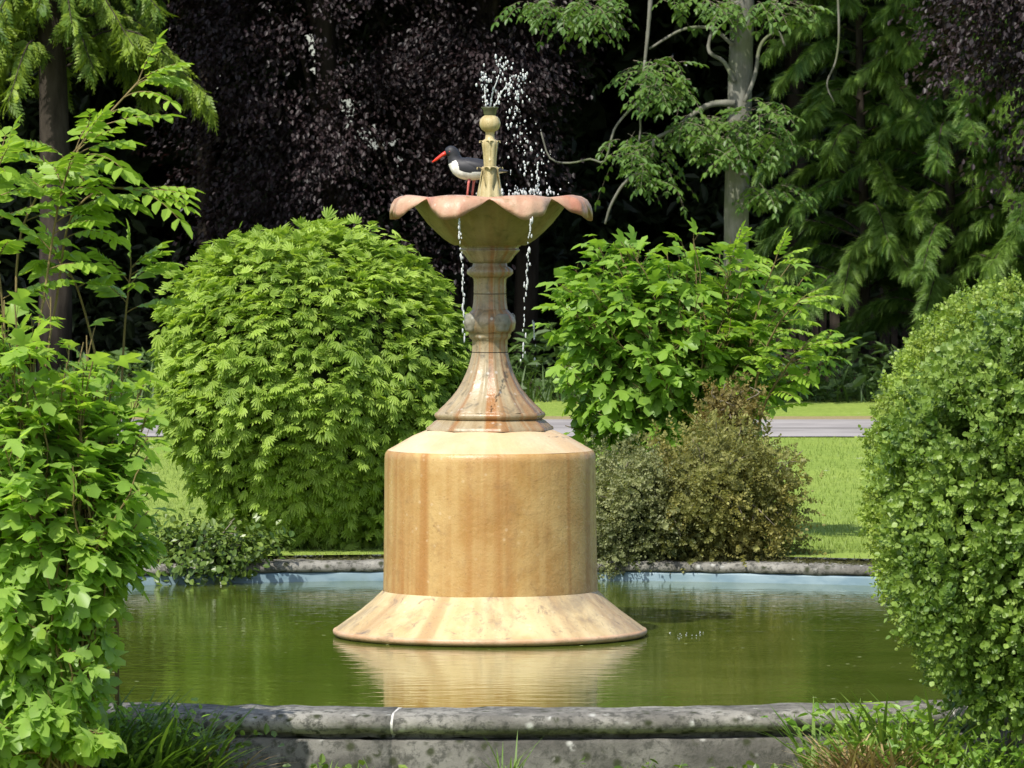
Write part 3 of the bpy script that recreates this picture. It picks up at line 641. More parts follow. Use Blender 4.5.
spheres(g, pts, rng.uniform(0.0014, 0.0048, len(pts)), rng.uniform(1.0, 2.6, len(pts)), 0.5, 7, 5)
setp(g.build('water_spray', M['drop']), 'scattered white drops and splash falling right of the finial into the basin', 'spray', kind='stuff')
def drip(lab, pts, d, n, group='water strings falling from the basin lip'):
    g = Geo(); L = smooth_line([fpt(x, y, d) for x, y in pts], n)
    tube(g, L[:max(4, n // 6)] , np.linspace(0.005, 0.0022, max(4, n // 6)), 6, wob=0.3)
    P = L + rng.normal(0, 0.0035, L.shape); k = rng.random(n) < 0.7
    spheres(g, P[k], rng.uniform(0.0018, 0.0042, k.sum()), rng.uniform(1.3, 4.5, k.sum()), 0.5, 7, 5)
    o = setp(g.build('water_string', M['drop'], origin=L[0]), lab, 'water drip', group); o.location = L[0]
drip('string of water drops falling from the petal left of the pedestal', [(459, 218), (460, 240), (462, 270), (463.5, 300), (464, 345)], 23.21, 54)
drip('string of water drops falling from the petal right of the pedestal', [(531, 219), (529, 245), (526.5, 275), (524.5, 310), (523, 360)], 23.21, 60)
drip('sparse water drops falling at the far right of the pedestal', [(533, 322), (535, 345), (536, 372)], 23.9, 9)
g = Geo(); P = []
for k in range(14):
    p = at(688 + rng.normal(0, 9), 640, 23.6); p[1] += rng.normal(0, 0.12); p[2] = WZ + abs(rng.normal(0, 0.006)); P.append(p)
spheres(g, P, rng.uniform(0.0015, 0.0035, len(P)), 0.8, 0.5, 7, 5)
setp(g.build('pool_splash', M['drop']), 'small white splash on the pool right of the drum', 'splash', kind='stuff')

# ================================================================== bushes and shrubs
def bush(name, label, cat, c, r, seed, n, tmpl, size, leaf_m, base_z, amp=0.06, power=2.0, depth=(0.86, 1.03), lo=-0.75, out=0.7, droop=0.2, up=0.8, group=None, core=0.84, stems=None, fr=3.0, jit=0.3, taper=0.0, clump=1, cr=0.03, fan=0.35, twigs=0):
    """A clipped or rounded bush: thousands of sprays on a lumpy shell over a dark mass of twigs, on stems."""
    c = np.asarray(c, float); t = thing(name, (c[0], c[1], base_z), label, cat, group); o0 = (c[0], c[1], base_z)
    P, Nn = ellip(n // clump, c, r, seed, amp, lo, depth, fr, power, taper)
    Xd = nrm(Nn * out + UP * (-droop) + rng.normal(0, jit, P.shape))
    if clump > 1:
        P = np.repeat(P, clump, 0) + rng.normal(0, cr, (len(P) * clump, 3)); Nn = np.repeat(Nn, clump, 0); Xd = nrm(np.repeat(Xd, clump, 0) + rng.normal(0, fan, Nn.shape))
    Zd = nrm(Nn * 0.6 + UP * up + rng.normal(0, 0.25, P.shape))
    tint = np.clip(0.45 + 0.22 * lumps(seed + 5, 10, 9)(P * 1.2) + rng.normal(0, 0.22, len(P)), 0, 1)
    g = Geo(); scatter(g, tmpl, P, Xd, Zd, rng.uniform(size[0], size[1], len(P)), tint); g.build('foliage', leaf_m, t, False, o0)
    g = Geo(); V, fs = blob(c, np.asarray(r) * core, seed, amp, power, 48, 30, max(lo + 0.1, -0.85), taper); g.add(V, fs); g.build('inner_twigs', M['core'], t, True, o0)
    if twigs:
        g = Geo(); E, _ = ellip(twigs, c, np.asarray(r) * 1.12, seed + 1, 0.15, -0.3, (0.85, 1.15))
        for e in E:
            b = c + (e - c) * rng.uniform(0.15, 0.6) + rng.normal(0, 0.03, 3); tube(g, smooth_line([b, (b + e) / 2 + rng.normal(0, 0.03, 3), e], 7), np.linspace(0.004, 0.0016, 7), 4, cap=False)
        g.build('twigs', M['twig'], t, True, o0)
    for k, (x, y, rad) in enumerate(stems or [(0, 0, 0.03), (0.1, 0.05, 0.025)]):
        g = Geo(); b = np.array((c[0] + x, c[1] + y, base_z - 0.02)); e = c + np.array((x * 1.2, y * 1.2, 0.0)); mid = (b + e) / 2 + rng.normal(0, 0.05, 3)
        tube(g, smooth_line([b, mid, e], 9), np.linspace(rad, rad * 0.7, 9), 8, wob=0.06); g.build('stem', M['twig'], t, True, o0)
    return t
# clipped thuja behind the pool, left of the fountain
cT = at(311, 392, 28.12)
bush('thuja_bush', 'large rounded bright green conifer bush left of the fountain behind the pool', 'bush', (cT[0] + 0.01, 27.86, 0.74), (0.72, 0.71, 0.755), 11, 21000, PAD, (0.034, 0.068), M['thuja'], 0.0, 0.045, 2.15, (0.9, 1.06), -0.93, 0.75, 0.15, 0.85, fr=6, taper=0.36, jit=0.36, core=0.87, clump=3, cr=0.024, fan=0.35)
# box bushes at the right, near the camera
cB = at(1052, 600, 18.75)
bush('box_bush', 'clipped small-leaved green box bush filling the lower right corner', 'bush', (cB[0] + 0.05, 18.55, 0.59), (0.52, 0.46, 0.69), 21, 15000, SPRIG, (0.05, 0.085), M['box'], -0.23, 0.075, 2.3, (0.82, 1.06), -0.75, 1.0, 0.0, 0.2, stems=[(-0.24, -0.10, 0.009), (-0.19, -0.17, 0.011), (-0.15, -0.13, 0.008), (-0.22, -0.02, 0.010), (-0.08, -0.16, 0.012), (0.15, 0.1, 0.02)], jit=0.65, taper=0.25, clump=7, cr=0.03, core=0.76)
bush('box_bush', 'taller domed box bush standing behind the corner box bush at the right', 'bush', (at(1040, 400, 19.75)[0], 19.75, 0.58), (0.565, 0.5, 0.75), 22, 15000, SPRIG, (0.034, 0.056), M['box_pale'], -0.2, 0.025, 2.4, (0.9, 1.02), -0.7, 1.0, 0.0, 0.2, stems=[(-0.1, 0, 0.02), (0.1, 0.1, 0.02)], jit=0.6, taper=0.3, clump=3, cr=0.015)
# dying shrubs behind the pool right of the fountain
def px3(x, y, d): return tuple(at(x, y, d))
bush('olive_shrub', 'sprawling olive brown half-dead shrub behind the pool right of the fountain', 'shrub', px3(722, 506, 27.22), (0.34, 0.27, 0.325), 31, 4200, FINE, (0.05, 0.10), M['olive'], 0.0, 0.24, 2.2, (0.6, 1.1), -0.95, 0.9, 0.0, 0.3, core=0.5, jit=0.8, fr=4, clump=3, cr=0.035, fan=0.6, twigs=45)
bush('grey_shrub', 'low grey-green small-leaved shrub beside the drum at the pool edge', 'shrub', px3(638, 518, 27.18), (0.26, 0.24, 0.285), 32, 4000, FINE, (0.045, 0.085), M['grey_olive'], 0.0, 0.2, 2.2, (0.62, 1.08), -0.95, 0.9, 0.0, 0.3, core=0.55, jit=0.8, fr=4, clump=3, cr=0.03, fan=0.6, twigs=14)
bush('browned_shrub', 'upright browning shrub rising beside the sycamore stem', 'shrub', px3(729, 416, 28.1), (0.12, 0.11, 0.15), 33, 520, FINE, (0.05, 0.09), M['brown'], 0.0, 0.3, 2.0, (0.3, 1.15), -0.95, 0.9, -0.2, 0.3, core=0.3, jit=0.8, fr=5, stems=[(0, 0, 0.012), (0.03, 0.02, 0.01)], clump=3, cr=0.03, fan=0.6, twigs=14)
bush('ivy_mound', 'loose dark ivy spilling over the pool edge below the conifer bush', 'ivy', px3(210, 558, 26.95), (0.26, 0.27, 0.15), 34, 2600, ROUND, (0.02, 0.045), M['ivy'], -0.02, 0.35, 2.0, (0.5, 1.15), -0.5, 0.8, 0.1, 0.6, core=0.5, jit=0.9, fr=4, clump=3, cr=0.03, fan=0.8, twigs=10)

def shoots(name, label, cat, base, ends, leaf_m, tmpl, size, per, stem_r=0.012, spread=0.35, group=None, stem_m=None, droop=0.35, trunks=1, face=0.0, tint_mu=0.5, inner=0.45):
    """An open leafy shrub: shoots from the base, each bearing stalked leaves along its outer part."""
    base = np.asarray(base, float); t = thing(name, base, label, cat, group); gs = Geo(); gl = Geo()
    cen = ends.mean(0)
    P = []; Xd = []; Zd = []; Tn = []; Sz = []
    for e in ends:
        b = base + np.array((rng.normal(0, 0.03), rng.normal(0, 0.03), 0)) * trunks
        mid = b * 0.45 + e * 0.55; mid[:2] = b[:2] * 0.62 + e[:2] * 0.38; mid += rng.normal(0, 0.03, 3); mid[2] += 0.06
        L = smooth_line([b, mid, e], 14); L = L + rng.normal(0, 0.006, L.shape)
        tube(gs, L, np.linspace(stem_r, 0.0022, 14), 5, cap=False)
        k = rng.poisson(per) + 1; tone = rng.normal(tint_mu, 0.16)
        for _ in range(k):
            u = rng.uniform(inner, 1.0) ** 0.8 * 13; i0 = int(min(u, 12)); p = L[i0] + (L[i0 + 1] - L[i0]) * (u - i0)
            ax = L[min(i0 + 1, 13)] - L[i0]; o_ = nrm(rng.normal(0, 1, 3)); o_[2] *= 0.5
            dr = nrm(nrm(ax) * 0.5 + o_ * 0.9 + nrm(p - cen) * 0.5 + np.array((0, face, 0)))
            ln = rng.uniform(size[0], size[1]); st = p + dr * ln * 0.45 + UP * 0.01
            tube(gs, [p, st], [0.0014, 0.001], 3, cap=False)
            P.append(st); Xd.append(dr + UP * (-droop + rng.normal(0, 0.25))); Zd.append(UP * 1.0 + nrm(p - cen) * 0.5 + rng.normal(0, 0.35, 3)); Tn.append(np.clip(tone + rng.normal(0, 0.14) + (0.15 if u > 12 else 0), 0, 1)); Sz.append(ln)
    scatter(gl, tmpl, np.array(P), np.array(Xd), np.array(Zd), np.array(Sz), np.array(Tn))
    gs.build('stem', stem_m or M['stem'], t, True, base); gl.build('foliage', leaf_m, t, True, base)
    return t
def ends_in(n, c, r, seed, lo=-0.4, depth=(0.45, 1.05), amp=0.12):
    P, _ = ellip(n, c, r, seed, amp, lo, depth, 4); return P
# sycamore sapling behind the pool
b = at(703, 470, 28.9); b[2] = 0
E = np.vstack((ends_in(48, px3(592, 330, 28.7), (0.21, 0.25, 0.42), 46, -0.9), ends_in(34, px3(680, 330, 28.75), (0.66, 0.4, 0.55), 45, -0.4, (0.9, 1.08)), ends_in(150, px3(668, 335, 28.75), (0.54, 0.42, 0.46), 41, -0.95), ends_in(55, px3(628, 420, 28.7), (0.34, 0.3, 0.34), 42, -0.95), ends_in(16, px3(620, 260, 28.75), (0.22, 0.22, 0.14), 43, -0.3)))
shoots('sycamore_sapling', 'bushy young sycamore with broad lobed leaves right of the fountain', 'shrub', b, E, M['syc'], LOBED, (0.06, 0.11), 14, 0.009, droop=0.45, face=-0.15)
g = None
# pinnate leaves
def pinnate(gl, gs, base, d, length, pairs, leaf, tone, sag=0.35, tmpl=OVAL):
    d = nrm(np.asarray(d, float)); side = nrm(np.cross(UP, d) + 1e-6); upn = np.cross(d, side)
    ts = np.linspace(0, 1, 8); L = np.array([base + d * length * t - UP * sag * length * t * t for t in ts])
    tube(gs, L, np.linspace(0.0022, 0.001, 8), 4, cap=False, mat=1 if gs is gl else 0)
    P = []; Xd = []; Zd = []; Sz = []
    for k in range(pairs):
        t = 0.28 + 0.68 * k / max(1, pairs - 1); p = base + d * length * t - UP * sag * length * t * t; tg = nrm(d - UP * 2 * sag * t)
        for s in (-1, 1):
            P.append(p); Xd.append(tg * 0.55 + side * s * 0.95 - UP * rng.uniform(0.05, 0.4)); Zd.append(upn + rng.normal(0, 0.15, 3)); Sz.append(leaf * (1 - 0.25 * abs(t - 0.6)) * rng.uniform(0.85, 1.1))
    P.append(L[-1]); Xd.append(nrm(d - UP * 2 * sag)); Zd.append(upn); Sz.append(leaf)
    scatter(gl, tmpl, np.array(P), np.array(Xd), np.array(Zd), np.array(Sz), np.clip(tone + rng.normal(0, 0.1, len(P)), 0, 1))
def pin_sapling(name, label, base, paths, n_leaf, length, leaf, group=None, mat='ashl', pairs=(5, 7), rad=0.009, tstart=0.35, cat='sapling', bias=(0, 0, 0), tmpl=t_oval(0.24, 0.05, 0.14)):
    base = np.asarray(base, float); t = thing(name, base, label, cat, group); gl = Geo(); gs = Geo()
    for L in paths:
        L = smooth_line(L, 22); tube(gs, L, np.linspace(rad, 0.003, 22), 6)
        for k in range(n_leaf):
            u = (tstart + (1 - tstart) * (k + rng.random()) / n_leaf) * 20.9; i0 = int(u); p = L[i0] + (L[i0 + 1] - L[i0]) * (u - i0); ax = nrm(L[i0 + 1] - L[i0])
            th_ = k * 2.4 + rng.normal(0, 0.5); o_ = np.array((math.cos(th_), math.sin(th_) * 0.8, 0))
            pinnate(gl, gs, p, ax * rng.uniform(0.4, 0.8) + o_ + np.array(bias), length * rng.uniform(0.7, 1.15), int(rng.integers(pairs[0], pairs[1] + 1)), leaf * rng.uniform(0.85, 1.15), rng.uniform(0.3, 0.85), rng.uniform(0.15, 0.5), tmpl)
        for k in range(3): pinnate(gl, gs, L[-1], nrm(L[-1] - L[-3]) + rng.normal(0, 0.5, 3) + np.array(bias), length * 0.8, pairs[0], leaf * 0.8, rng.uniform(0.6, 1), 0.2, tmpl)
    gs.build('stem', M['stem'], t, True, base); gl.build('foliage', M[mat], t, False, base)
    return t
b = at(745, 470, 28.75); b[2] = 0
pin_sapling('ash_sapling', 'ash sapling with feathered leaves leaning right out of the sycamore', b,
            [[b, at(745, 400, 28.7), at(755, 320, 28.6), at(775, 262, 28.5)], [b, at(755, 390, 28.6), at(775, 330, 28.4), at(800, 300, 28.3)], [b, at(735, 380, 28.7), at(728, 300, 28.7), at(735, 255, 28.7)],
             [b, at(760, 420, 28.5), at(785, 370, 28.35), at(800, 350, 28.3)]], 14, 0.21, 0.062, rad=0.008, bias=(0.2, 0, 0.1))
# the left group, near the camera
b = at(60, 768, 18.3); b[2] = -0.23
E = np.vstack((ends_in(110, px3(45, 420, 18.3), (0.37, 0.34, 0.44), 51, -1.0), ends_in(90, px3(20, 610, 18.3), (0.34, 0.3, 0.36), 52, -1.0), ends_in(34, px3(90, 480, 18.25), (0.20, 0.2, 0.40), 53, -1), ends_in(40, px3(20, 715, 18.2), (0.30, 0.2, 0.12), 54, -1)))
shoots('sycamore_shrub', 'dense broad-leaved sycamore shrub filling the lower left edge', 'shrub', b, E, M['sycl'], LOBED, (0.05, 0.098), 12, 0.006, trunks=1.2, tint_mu=0.55, inner=0.55, droop=0.5, face=-0.2)
b2 = at(30, 768, 18.6); b2[2] = -0.23
pin_sapling('tall_sapling', 'tall sapling with feathered leaves arching up the left edge', b2,
            [[b2, at(20, 420, 18.6), at(17, 262, 18.6), at(38, 195, 18.55), at(85, 140, 18.5), at(138, 82, 18.5)], [b2, at(40, 430, 18.5), at(58, 290, 18.5), at(70, 220, 18.45), at(100, 190, 18.4), at(135, 190, 18.4)],
             [b2, at(10, 420, 18.5), at(2, 300, 18.45), at(-8, 220, 18.4), at(-2, 170, 18.4)], [b2, at(30, 430, 18.4), at(48, 270, 18.4), at(62, 190, 18.35), at(78, 150, 18.3)]], 12, 0.22, 0.066, rad=0.005, tstart=0.5, bias=(0.2, -0.1, 0.15))
b3 = at(118, 768, 18.9); b3[2] = -0.23
pin_sapling('slender_sapling', 'slender red-stemmed sapling beside the left edge shrub', b3,
            [[b3, at(118, 500, 18.8), at(124, 340, 18.75), at(131, 268, 18.7)], [b3, at(112, 500, 18.8), at(100, 380, 18.7), at(78, 290, 18.6), at(60, 262, 18.6)]], 6, 0.17, 0.066, rad=0.0055, tstart=0.74, bias=(0.15, 0, 0.1))

# ================================================================== grasses and weeds by the pool
def tuft(name, label, c, n, h, spread, m, cat='grass', group=None, tmpl=BLADE, lean=0.45, leafm=None, nleaf=0, flat=False):
    c = np.asarray(c, float); t = thing(name, c, label, cat, group); g = Geo()
    th_ = rng.uniform(0, 2 * math.pi, n); rr_ = spread * np.sqrt(rng.random(n)); P = c + np.stack([rr_ * np.cos(th_), rr_ * np.sin(th_) * 0.7, np.zeros(n)], -1)
    ln = rng.uniform(0.02 if flat else lean * 0.3, lean, n); a = rng.uniform(0, 2 * math.pi, n)
    Xd = np.stack([np.sin(ln) * np.cos(a), np.sin(ln) * np.sin(a), np.cos(ln)], -1); Zd = np.stack([-np.cos(a), -np.sin(a), 0.3 + 0 * a], -1)
    scatter(g, tmpl, P, Xd, Zd, rng.uniform(h * 0.45, h, n), rng.uniform(0, 1, n))
    g.build('blades', m, t, True, c)
    if nleaf:
        g = Geo(); P = c + rng.normal(0, 1, (nleaf, 3)) * np.array((spread * 0.7, spread * 0.5, 0)) + UP * rng.uniform(0.01, h * 0.6, nleaf)[:, None]
        scatter(g, OVAL, P, rdir(nleaf) * np.array((1, 1, 0.5)), UP + rng.normal(0, 0.6, (nleaf, 3)), rng.uniform(0.02, 0.048, nleaf), rng.uniform(0, 1, nleaf)); g.build('leaves', leafm, t, False, c)
    return t
def gp(x, d, z=None): p = at(x, 700, d); p[2] = gz(p[0], d) if z is None else z; return p
tuft('grass_tuft', 'small grass tuft growing against the kerb below the drum', gp(508, 18.75), 26, 0.21, 0.045, M['grass'], lean=0.6)
tuft('grass_clump', 'long thin grass clump over the left end of the front kerb', gp(140, 18.72), 520, 0.38, 0.24, M['grass'], lean=1.0, leafm=M['ivy'], nleaf=300)
tuft('grass_clump', 'grass clump at the foot of the sycamore shrub in the lower left corner', gp(60, 18.5), 240, 0.26, 0.22, M['grass'], lean=0.9, leafm=M['ivy'], nleaf=120)
tuft('bramble_clump', 'tangled dry stems on the kerb beside the left grass', gp(215, 18.8), 90, 0.27, 0.12, M['straw'], 'weeds', lean=1.2, leafm=M['ivy'], nleaf=60)
tuft('straw_clump', 'heap of dry brown grass in front of the box bush at the right', gp(878, 18.3, -0.2), 620, 0.30, 0.15, M['straw'], 'dry grass', lean=1.35)
tuft('weed_clump', 'leafy green weeds over the right end of the front kerb', gp(850, 18.75), 110, 0.40, 0.15, M['grass'], 'weeds', lean=0.8, leafm=M['syc'], nleaf=130)
tuft('weed_clump', 'mixed weeds and grass under the box bush in the lower right corner', gp(955, 18.3), 320, 0.34, 0.26, M['grass'], 'weeds', lean=0.9, leafm=M['syc'], nleaf=420)
tuft('grass_clump', 'bright leafy grass hiding the far left end of the front kerb', gp(122, 18.62), 360, 0.46, 0.17, M['grass'], lean=0.9, leafm=M['sycl'], nleaf=480)
tuft('weed_clump', 'tall straggling weeds between the kerb end and the box bush', gp(900, 18.5), 240, 0.48, 0.16, M['grass'], 'weeds', lean=0.85, leafm=M['sycl'], nleaf=460)
for lab, x, n_ in (('sparse short grass along the kerb foot left of its white joint', 330, 70), ('sparse short grass along the kerb foot right of the grass tuft', 640, 60), ('sparse short grass along the kerb foot near the right weeds', 770, 70)):
    tuft('kerb_grass', lab, gp(x, 18.7), n_, 0.12, 0.2, M['grass'], lean=0.8, leafm=M['ivy'], nleaf=50)
# turf blades on the lawn behind the pool
g = Geo(); n = 90000
Y = 27.35 + (rng.random(n) ** 1.6) * 13.2; X = rng.uniform(-1, 1, n) * (Y * 0.105); rr_ = np.hypot(X - PC[0], Y - PC[1]); k = rr_ > PO - 0.03; X = X[k]; Y = Y[k]; n = len(X)
a = rng.uniform(0, 6.3, n); ln = rng.uniform(0.1, 0.9, n)
scatter(g, SHORT, np.stack([X, Y, gz(X, Y)], -1), np.stack([np.sin(ln) * np.cos(a), np.sin(ln) * np.sin(a), np.cos(ln)], -1), np.stack([-np.cos(a), -np.sin(a), 0.3 + 0 * a], -1), rng.uniform(0.012, 0.034, n) * np.clip((np.hypot(X - PC[0], Y - PC[1]) - PO) / 0.5, 0.35, 1), np.clip(0.5 + 0.3 * lumps(9, 12, 1.6)(np.stack([X, Y * 0.5, 0 * X], -1)) + rng.normal(0, 0.22, n), 0, 1))
setp(g.build('lawn_grass', M['lawnblade']), 'short mown grass covering the lawn behind the pool', 'grass', kind='stuff')
# moss and turf edge hanging over the far kerb
g = Geo(); n = 22000; a = rng.uniform(R(50), R(130), n); r_ = PR + 0.0 + (PO + 0.06 - PR) * rng.random(n) ** 0.6
lm = lumps(77, 10, 5)(np.stack([a * 4, r_ * 1.5, a * 0], -1)); k = lm > (0.45 - 5.0 * (r_ - PR)); a = a[k]; r_ = r_[k]; n = len(a)
P = np.stack([PC[0] + r_ * np.cos(a), PC[1] + r_ * np.sin(a), np.where(r_ < PR + 0.02, rng.uniform(-0.05, -0.02, n), -0.016)], -1)
scatter(g, SHORT, P, nrm(np.stack([rng.normal(0, 0.6, n), -0.6 + rng.normal(0, 0.4, n), rng.uniform(-0.5, 0.5, n)], -1)), rdir(n), rng.uniform(0.018, 0.045, n), rng.uniform(0, 0.6, n))
setp(g.build('kerb_moss', M['moss']), 'dark moss and turf creeping over the far kerb', 'moss', kind='stuff')

# ================================================================== far side: undergrowth, fence, trees
g = Geo(); n = 9000; X = rng.uniform(-9, 9, n); Y = 48.3 + rng.uniform(-0.2, 1.6, n) + 0.3 * np.sin(X * 1.7); hh = 0.34 + 0.13 * np.sin(X * 2.3 + 1) + 0.08 * np.sin(X * 5.1); zz = rng.uniform(0, 1, n) ** 0.8 * hh * np.clip((Y - 47.9) / 0.8, 0.3, 1)
scatter(g, SLIM, np.stack([X, Y, zz], -1), rdir(n) * np.array((1, 1, 0.4)) + UP * 0.25, UP + rng.normal(0, 0.5, (n, 3)), rng.uniform(0.08, 0.17, n), rng.uniform(0, 1, n))
n = 5000; X = rng.uniform(-9, 9, n); Y = 47.9 + rng.uniform(-0.2, 0.9, n); a = rng.uniform(0, 6.3, n); ln = rng.uniform(0.1, 0.8, n)
scatter(g, BLADE, np.stack([X, Y, 0 * X], -1), np.stack([np.sin(ln) * np.cos(a), np.sin(ln) * np.sin(a), np.cos(ln)], -1), np.stack([-np.cos(a), -np.sin(a), 0.3 + 0 * a], -1), rng.uniform(0.15, 0.42, n), rng.uniform(0, 1, n))
setp(g.build('undergrowth', M['under'], smooth=False), 'tangled weeds and long grass along the foot of the wood', 'undergrowth', kind='stuff')

fx0, fx1, fy = at(765, 380, 51.5)[0], at(1010, 380, 51.5)[0], 51.5
fe = thing('paling_fence', ((fx0 + fx1) / 2, fy, 0), 'dark upright paling fence in the shade behind the undergrowth', 'fence')
g = Geo(); x = fx0
while x < fx1:
    w_ = rng.uniform(0.05, 0.09); h_ = rng.uniform(0.78, 0.98); dx = rng.normal(0, 0.02)
    v = np.array([(x + dx * k, fy + yy, k * h_) for k in (0, 1) for yy in (0, 0.02) for _ in (0,)])
    bx = np.array([(x, fy, 0), (x + w_, fy, 0), (x + w_, fy + 0.02, 0), (x, fy + 0.02, 0), (x + dx, fy, h_), (x + w_ + dx, fy, h_ - 0.02), (x + w_ + dx, fy + 0.02, h_ - 0.02), (x + dx, fy + 0.02, h_)])
    g.add(bx, [np.array([(0, 1, 5, 4), (1, 2, 6, 5), (2, 3, 7, 6), (3, 0, 4, 7), (4, 5, 6, 7)])]); x += w_ + rng.uniform(0.015, 0.05)
g.build('palings', M['fence'], fe, False, fe.location)
for z_ in (0.25, 0.7):
    g = Geo(); tube(g, [(fx0, fy + 0.05, z_), (fx1, fy + 0.05, z_)], 0.03, 4); g.build('rail', M['fence'], fe, False, fe.location)

def leaf_cloud(g, n, lo, hi, tmpl, size, flat=0.6, tint=(0, 1), hole=None, clump=0.0, dirs=None):
    P = rng.uniform(0, 1, (n, 3)) * (np.array(hi) - np.array(lo)) + np.array(lo)
    if clump:
        f_ = lumps(int(n) % 97 + 3, 10, clump)(P); P = P[f_ > -0.35]
    if hole is not None: P = P[~hole(P)]
    n = len(P); Xd = rdir(n) * np.array((1, 1, 0.5)) - UP * 0.4
    scatter(g, tmpl, P, Xd, UP * flat + rng.normal(0, 0.5, (n, 3)), rng.uniform(size[0], size[1], n), rng.uniform(tint[0], tint[1], n))
def gaps(P):
    x = P[:, 0] / P[:, 1] * 58; z = 1.65 + (P[:, 2] - 1.65) / P[:, 1] * 58
    e = lambda cx, cz, rx, rz: ((x - cx) / rx) ** 2 + ((z - cz) / rz) ** 2 < 1
    return e(-2.0, 3.1, 0.27, 0.45) | e(-1.6, 2.55, 0.3, 0.25) | e(-1.2, 2.25, 0.28, 0.27)
# the wood as one dark mass, with an unseen canopy added overhead for shade
g = Geo()
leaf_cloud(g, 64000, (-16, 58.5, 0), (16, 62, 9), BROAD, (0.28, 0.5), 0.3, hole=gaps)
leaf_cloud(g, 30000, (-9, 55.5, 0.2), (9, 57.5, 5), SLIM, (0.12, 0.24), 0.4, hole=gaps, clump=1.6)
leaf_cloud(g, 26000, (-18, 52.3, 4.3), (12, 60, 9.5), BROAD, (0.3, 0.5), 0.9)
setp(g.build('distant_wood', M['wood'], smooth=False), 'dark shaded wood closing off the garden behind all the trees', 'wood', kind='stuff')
g = Geo()
for k in range(12):
    x_ = rng.uniform(-9, 9); y_ = rng.uniform(54, 57.5)
    if -2.6 < x_ < -0.9: continue
    tube(g, [(x_, y_, 0), (x_ + rng.normal(0, 0.1), y_, 3), (x_ + rng.normal(0, 0.3), y_, 7)], [rng.uniform(0.06, 0.16), 0.09, 0.05], 7)
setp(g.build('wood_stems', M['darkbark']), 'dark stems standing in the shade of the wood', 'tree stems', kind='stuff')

def sprays_on(g, L, n, tmpl, size, hang, tint, side=1.0, outd=None):
    """Flat sprays set along both sides of a limb."""
    m = len(L); u = np.sort(rng.uniform(0.05, 1.0, n) ** 0.6) * (m - 1.001); i0 = u.astype(int); P = L[i0] + (L[i0 + 1] - L[i0]) * (u - i0)[:, None]; ax = nrm(L[i0 + 1] - L[i0])
    sd_ = nrm(np.cross(ax, UP)) * np.where(rng.random(n) < 0.5, -1, 1)[:, None]
    Xd = ax * 0.6 + sd_ * rng.uniform(0.2, 1.0, n)[:, None] * side - UP * rng.uniform(hang[0], hang[1], n)[:, None]
    scatter(g, tmpl, P, Xd, UP * 0.9 + rng.normal(0, 0.45, (n, 3)), rng.uniform(size[0], size[1], n), np.clip(tint + rng.normal(0, 0.2, n) + 0.25 * (u / m - 0.5), 0, 1))
def conifer(name, label, x, d, h, z0, lb, seed, leaf_m, tr, tmpl=FROND, size=(0.22, 0.4), nb=60, nf=26, hang=(0.3, 0.9), sag=0.5, group=None, up=0.15, bark='darkbark', front=True):
    q = np.random.default_rng(seed); base = np.array((x, d, 0.0)); t = thing(name, base, label, 'tree', group)
    g = Geo(); L = np.array([base + np.array((0.03 * math.sin(k), 0.02 * math.cos(k * 2), h * k / 10)) for k in range(11)]); tube(g, L, np.linspace(tr, tr * 0.25, 11), 12, wob=0.03); g.build('trunk', M[bark], t, True, base)
    g = Geo(); gb = Geo()
    for k in range(nb):
        u = (k + q.random()) / nb; z = z0 + (h - z0) * u ** 1.15; a = k * 2.399 + q.normal(0, 0.3); ln = lb * (1 - 0.75 * u) * q.uniform(0.75, 1.15)
        dr = np.array((math.cos(a), math.sin(a), 0)); s0 = np.array((x, d, z))
        B = smooth_line([s0, s0 + dr * ln * 0.5 + UP * up * ln, s0 + dr * ln - UP * sag * ln * 0.6], 10)
        tube(gb, B, np.linspace(0.014, 0.003, 10), 5, cap=False); sprays_on(g, B, nf, tmpl, size, hang, 0.2 + 0.5 * q.random())
    gb.build('branches', M[bark], t, True, base); g.build('crown', leaf_m, t, False, base)
    return t
conifer('drooping_conifer', 'conifer with a thick brown trunk and drooping yellow-green tips at the far left', at(53, 250, 50.5)[0], 50.5, 8.5, 2.75, 1.35, 61, M['spruce'], 0.16, HANG, (0.10, 0.21), 150, 190, (0.2, 1.5), 0.4)
cl = [('feathery green cedar left of the other cedars behind the lane', 862, 50.0, 6.5, 0.75, 1.05, 62), ('feathery cedar between two other cedars behind the box bushes', 948, 49.6, 7.0, 0.5, 1.15, 63), ('feathery cedar cut off by the right edge of the photo', 1042, 49.2, 5.2, 0.4, 1.0, 64)]
for lab, x_, d_, h_, z0_, lb_, sd_ in cl:
    conifer('cedar_tree', lab, at(x_, 250, d_)[0], d_, h_, z0_, lb_, sd_, M['cedar'], 0.05, FEATHER, (0.10, 0.18), 96, 270, (-0.15, 0.55), 0.28, 'cedars at the edge of the wood')

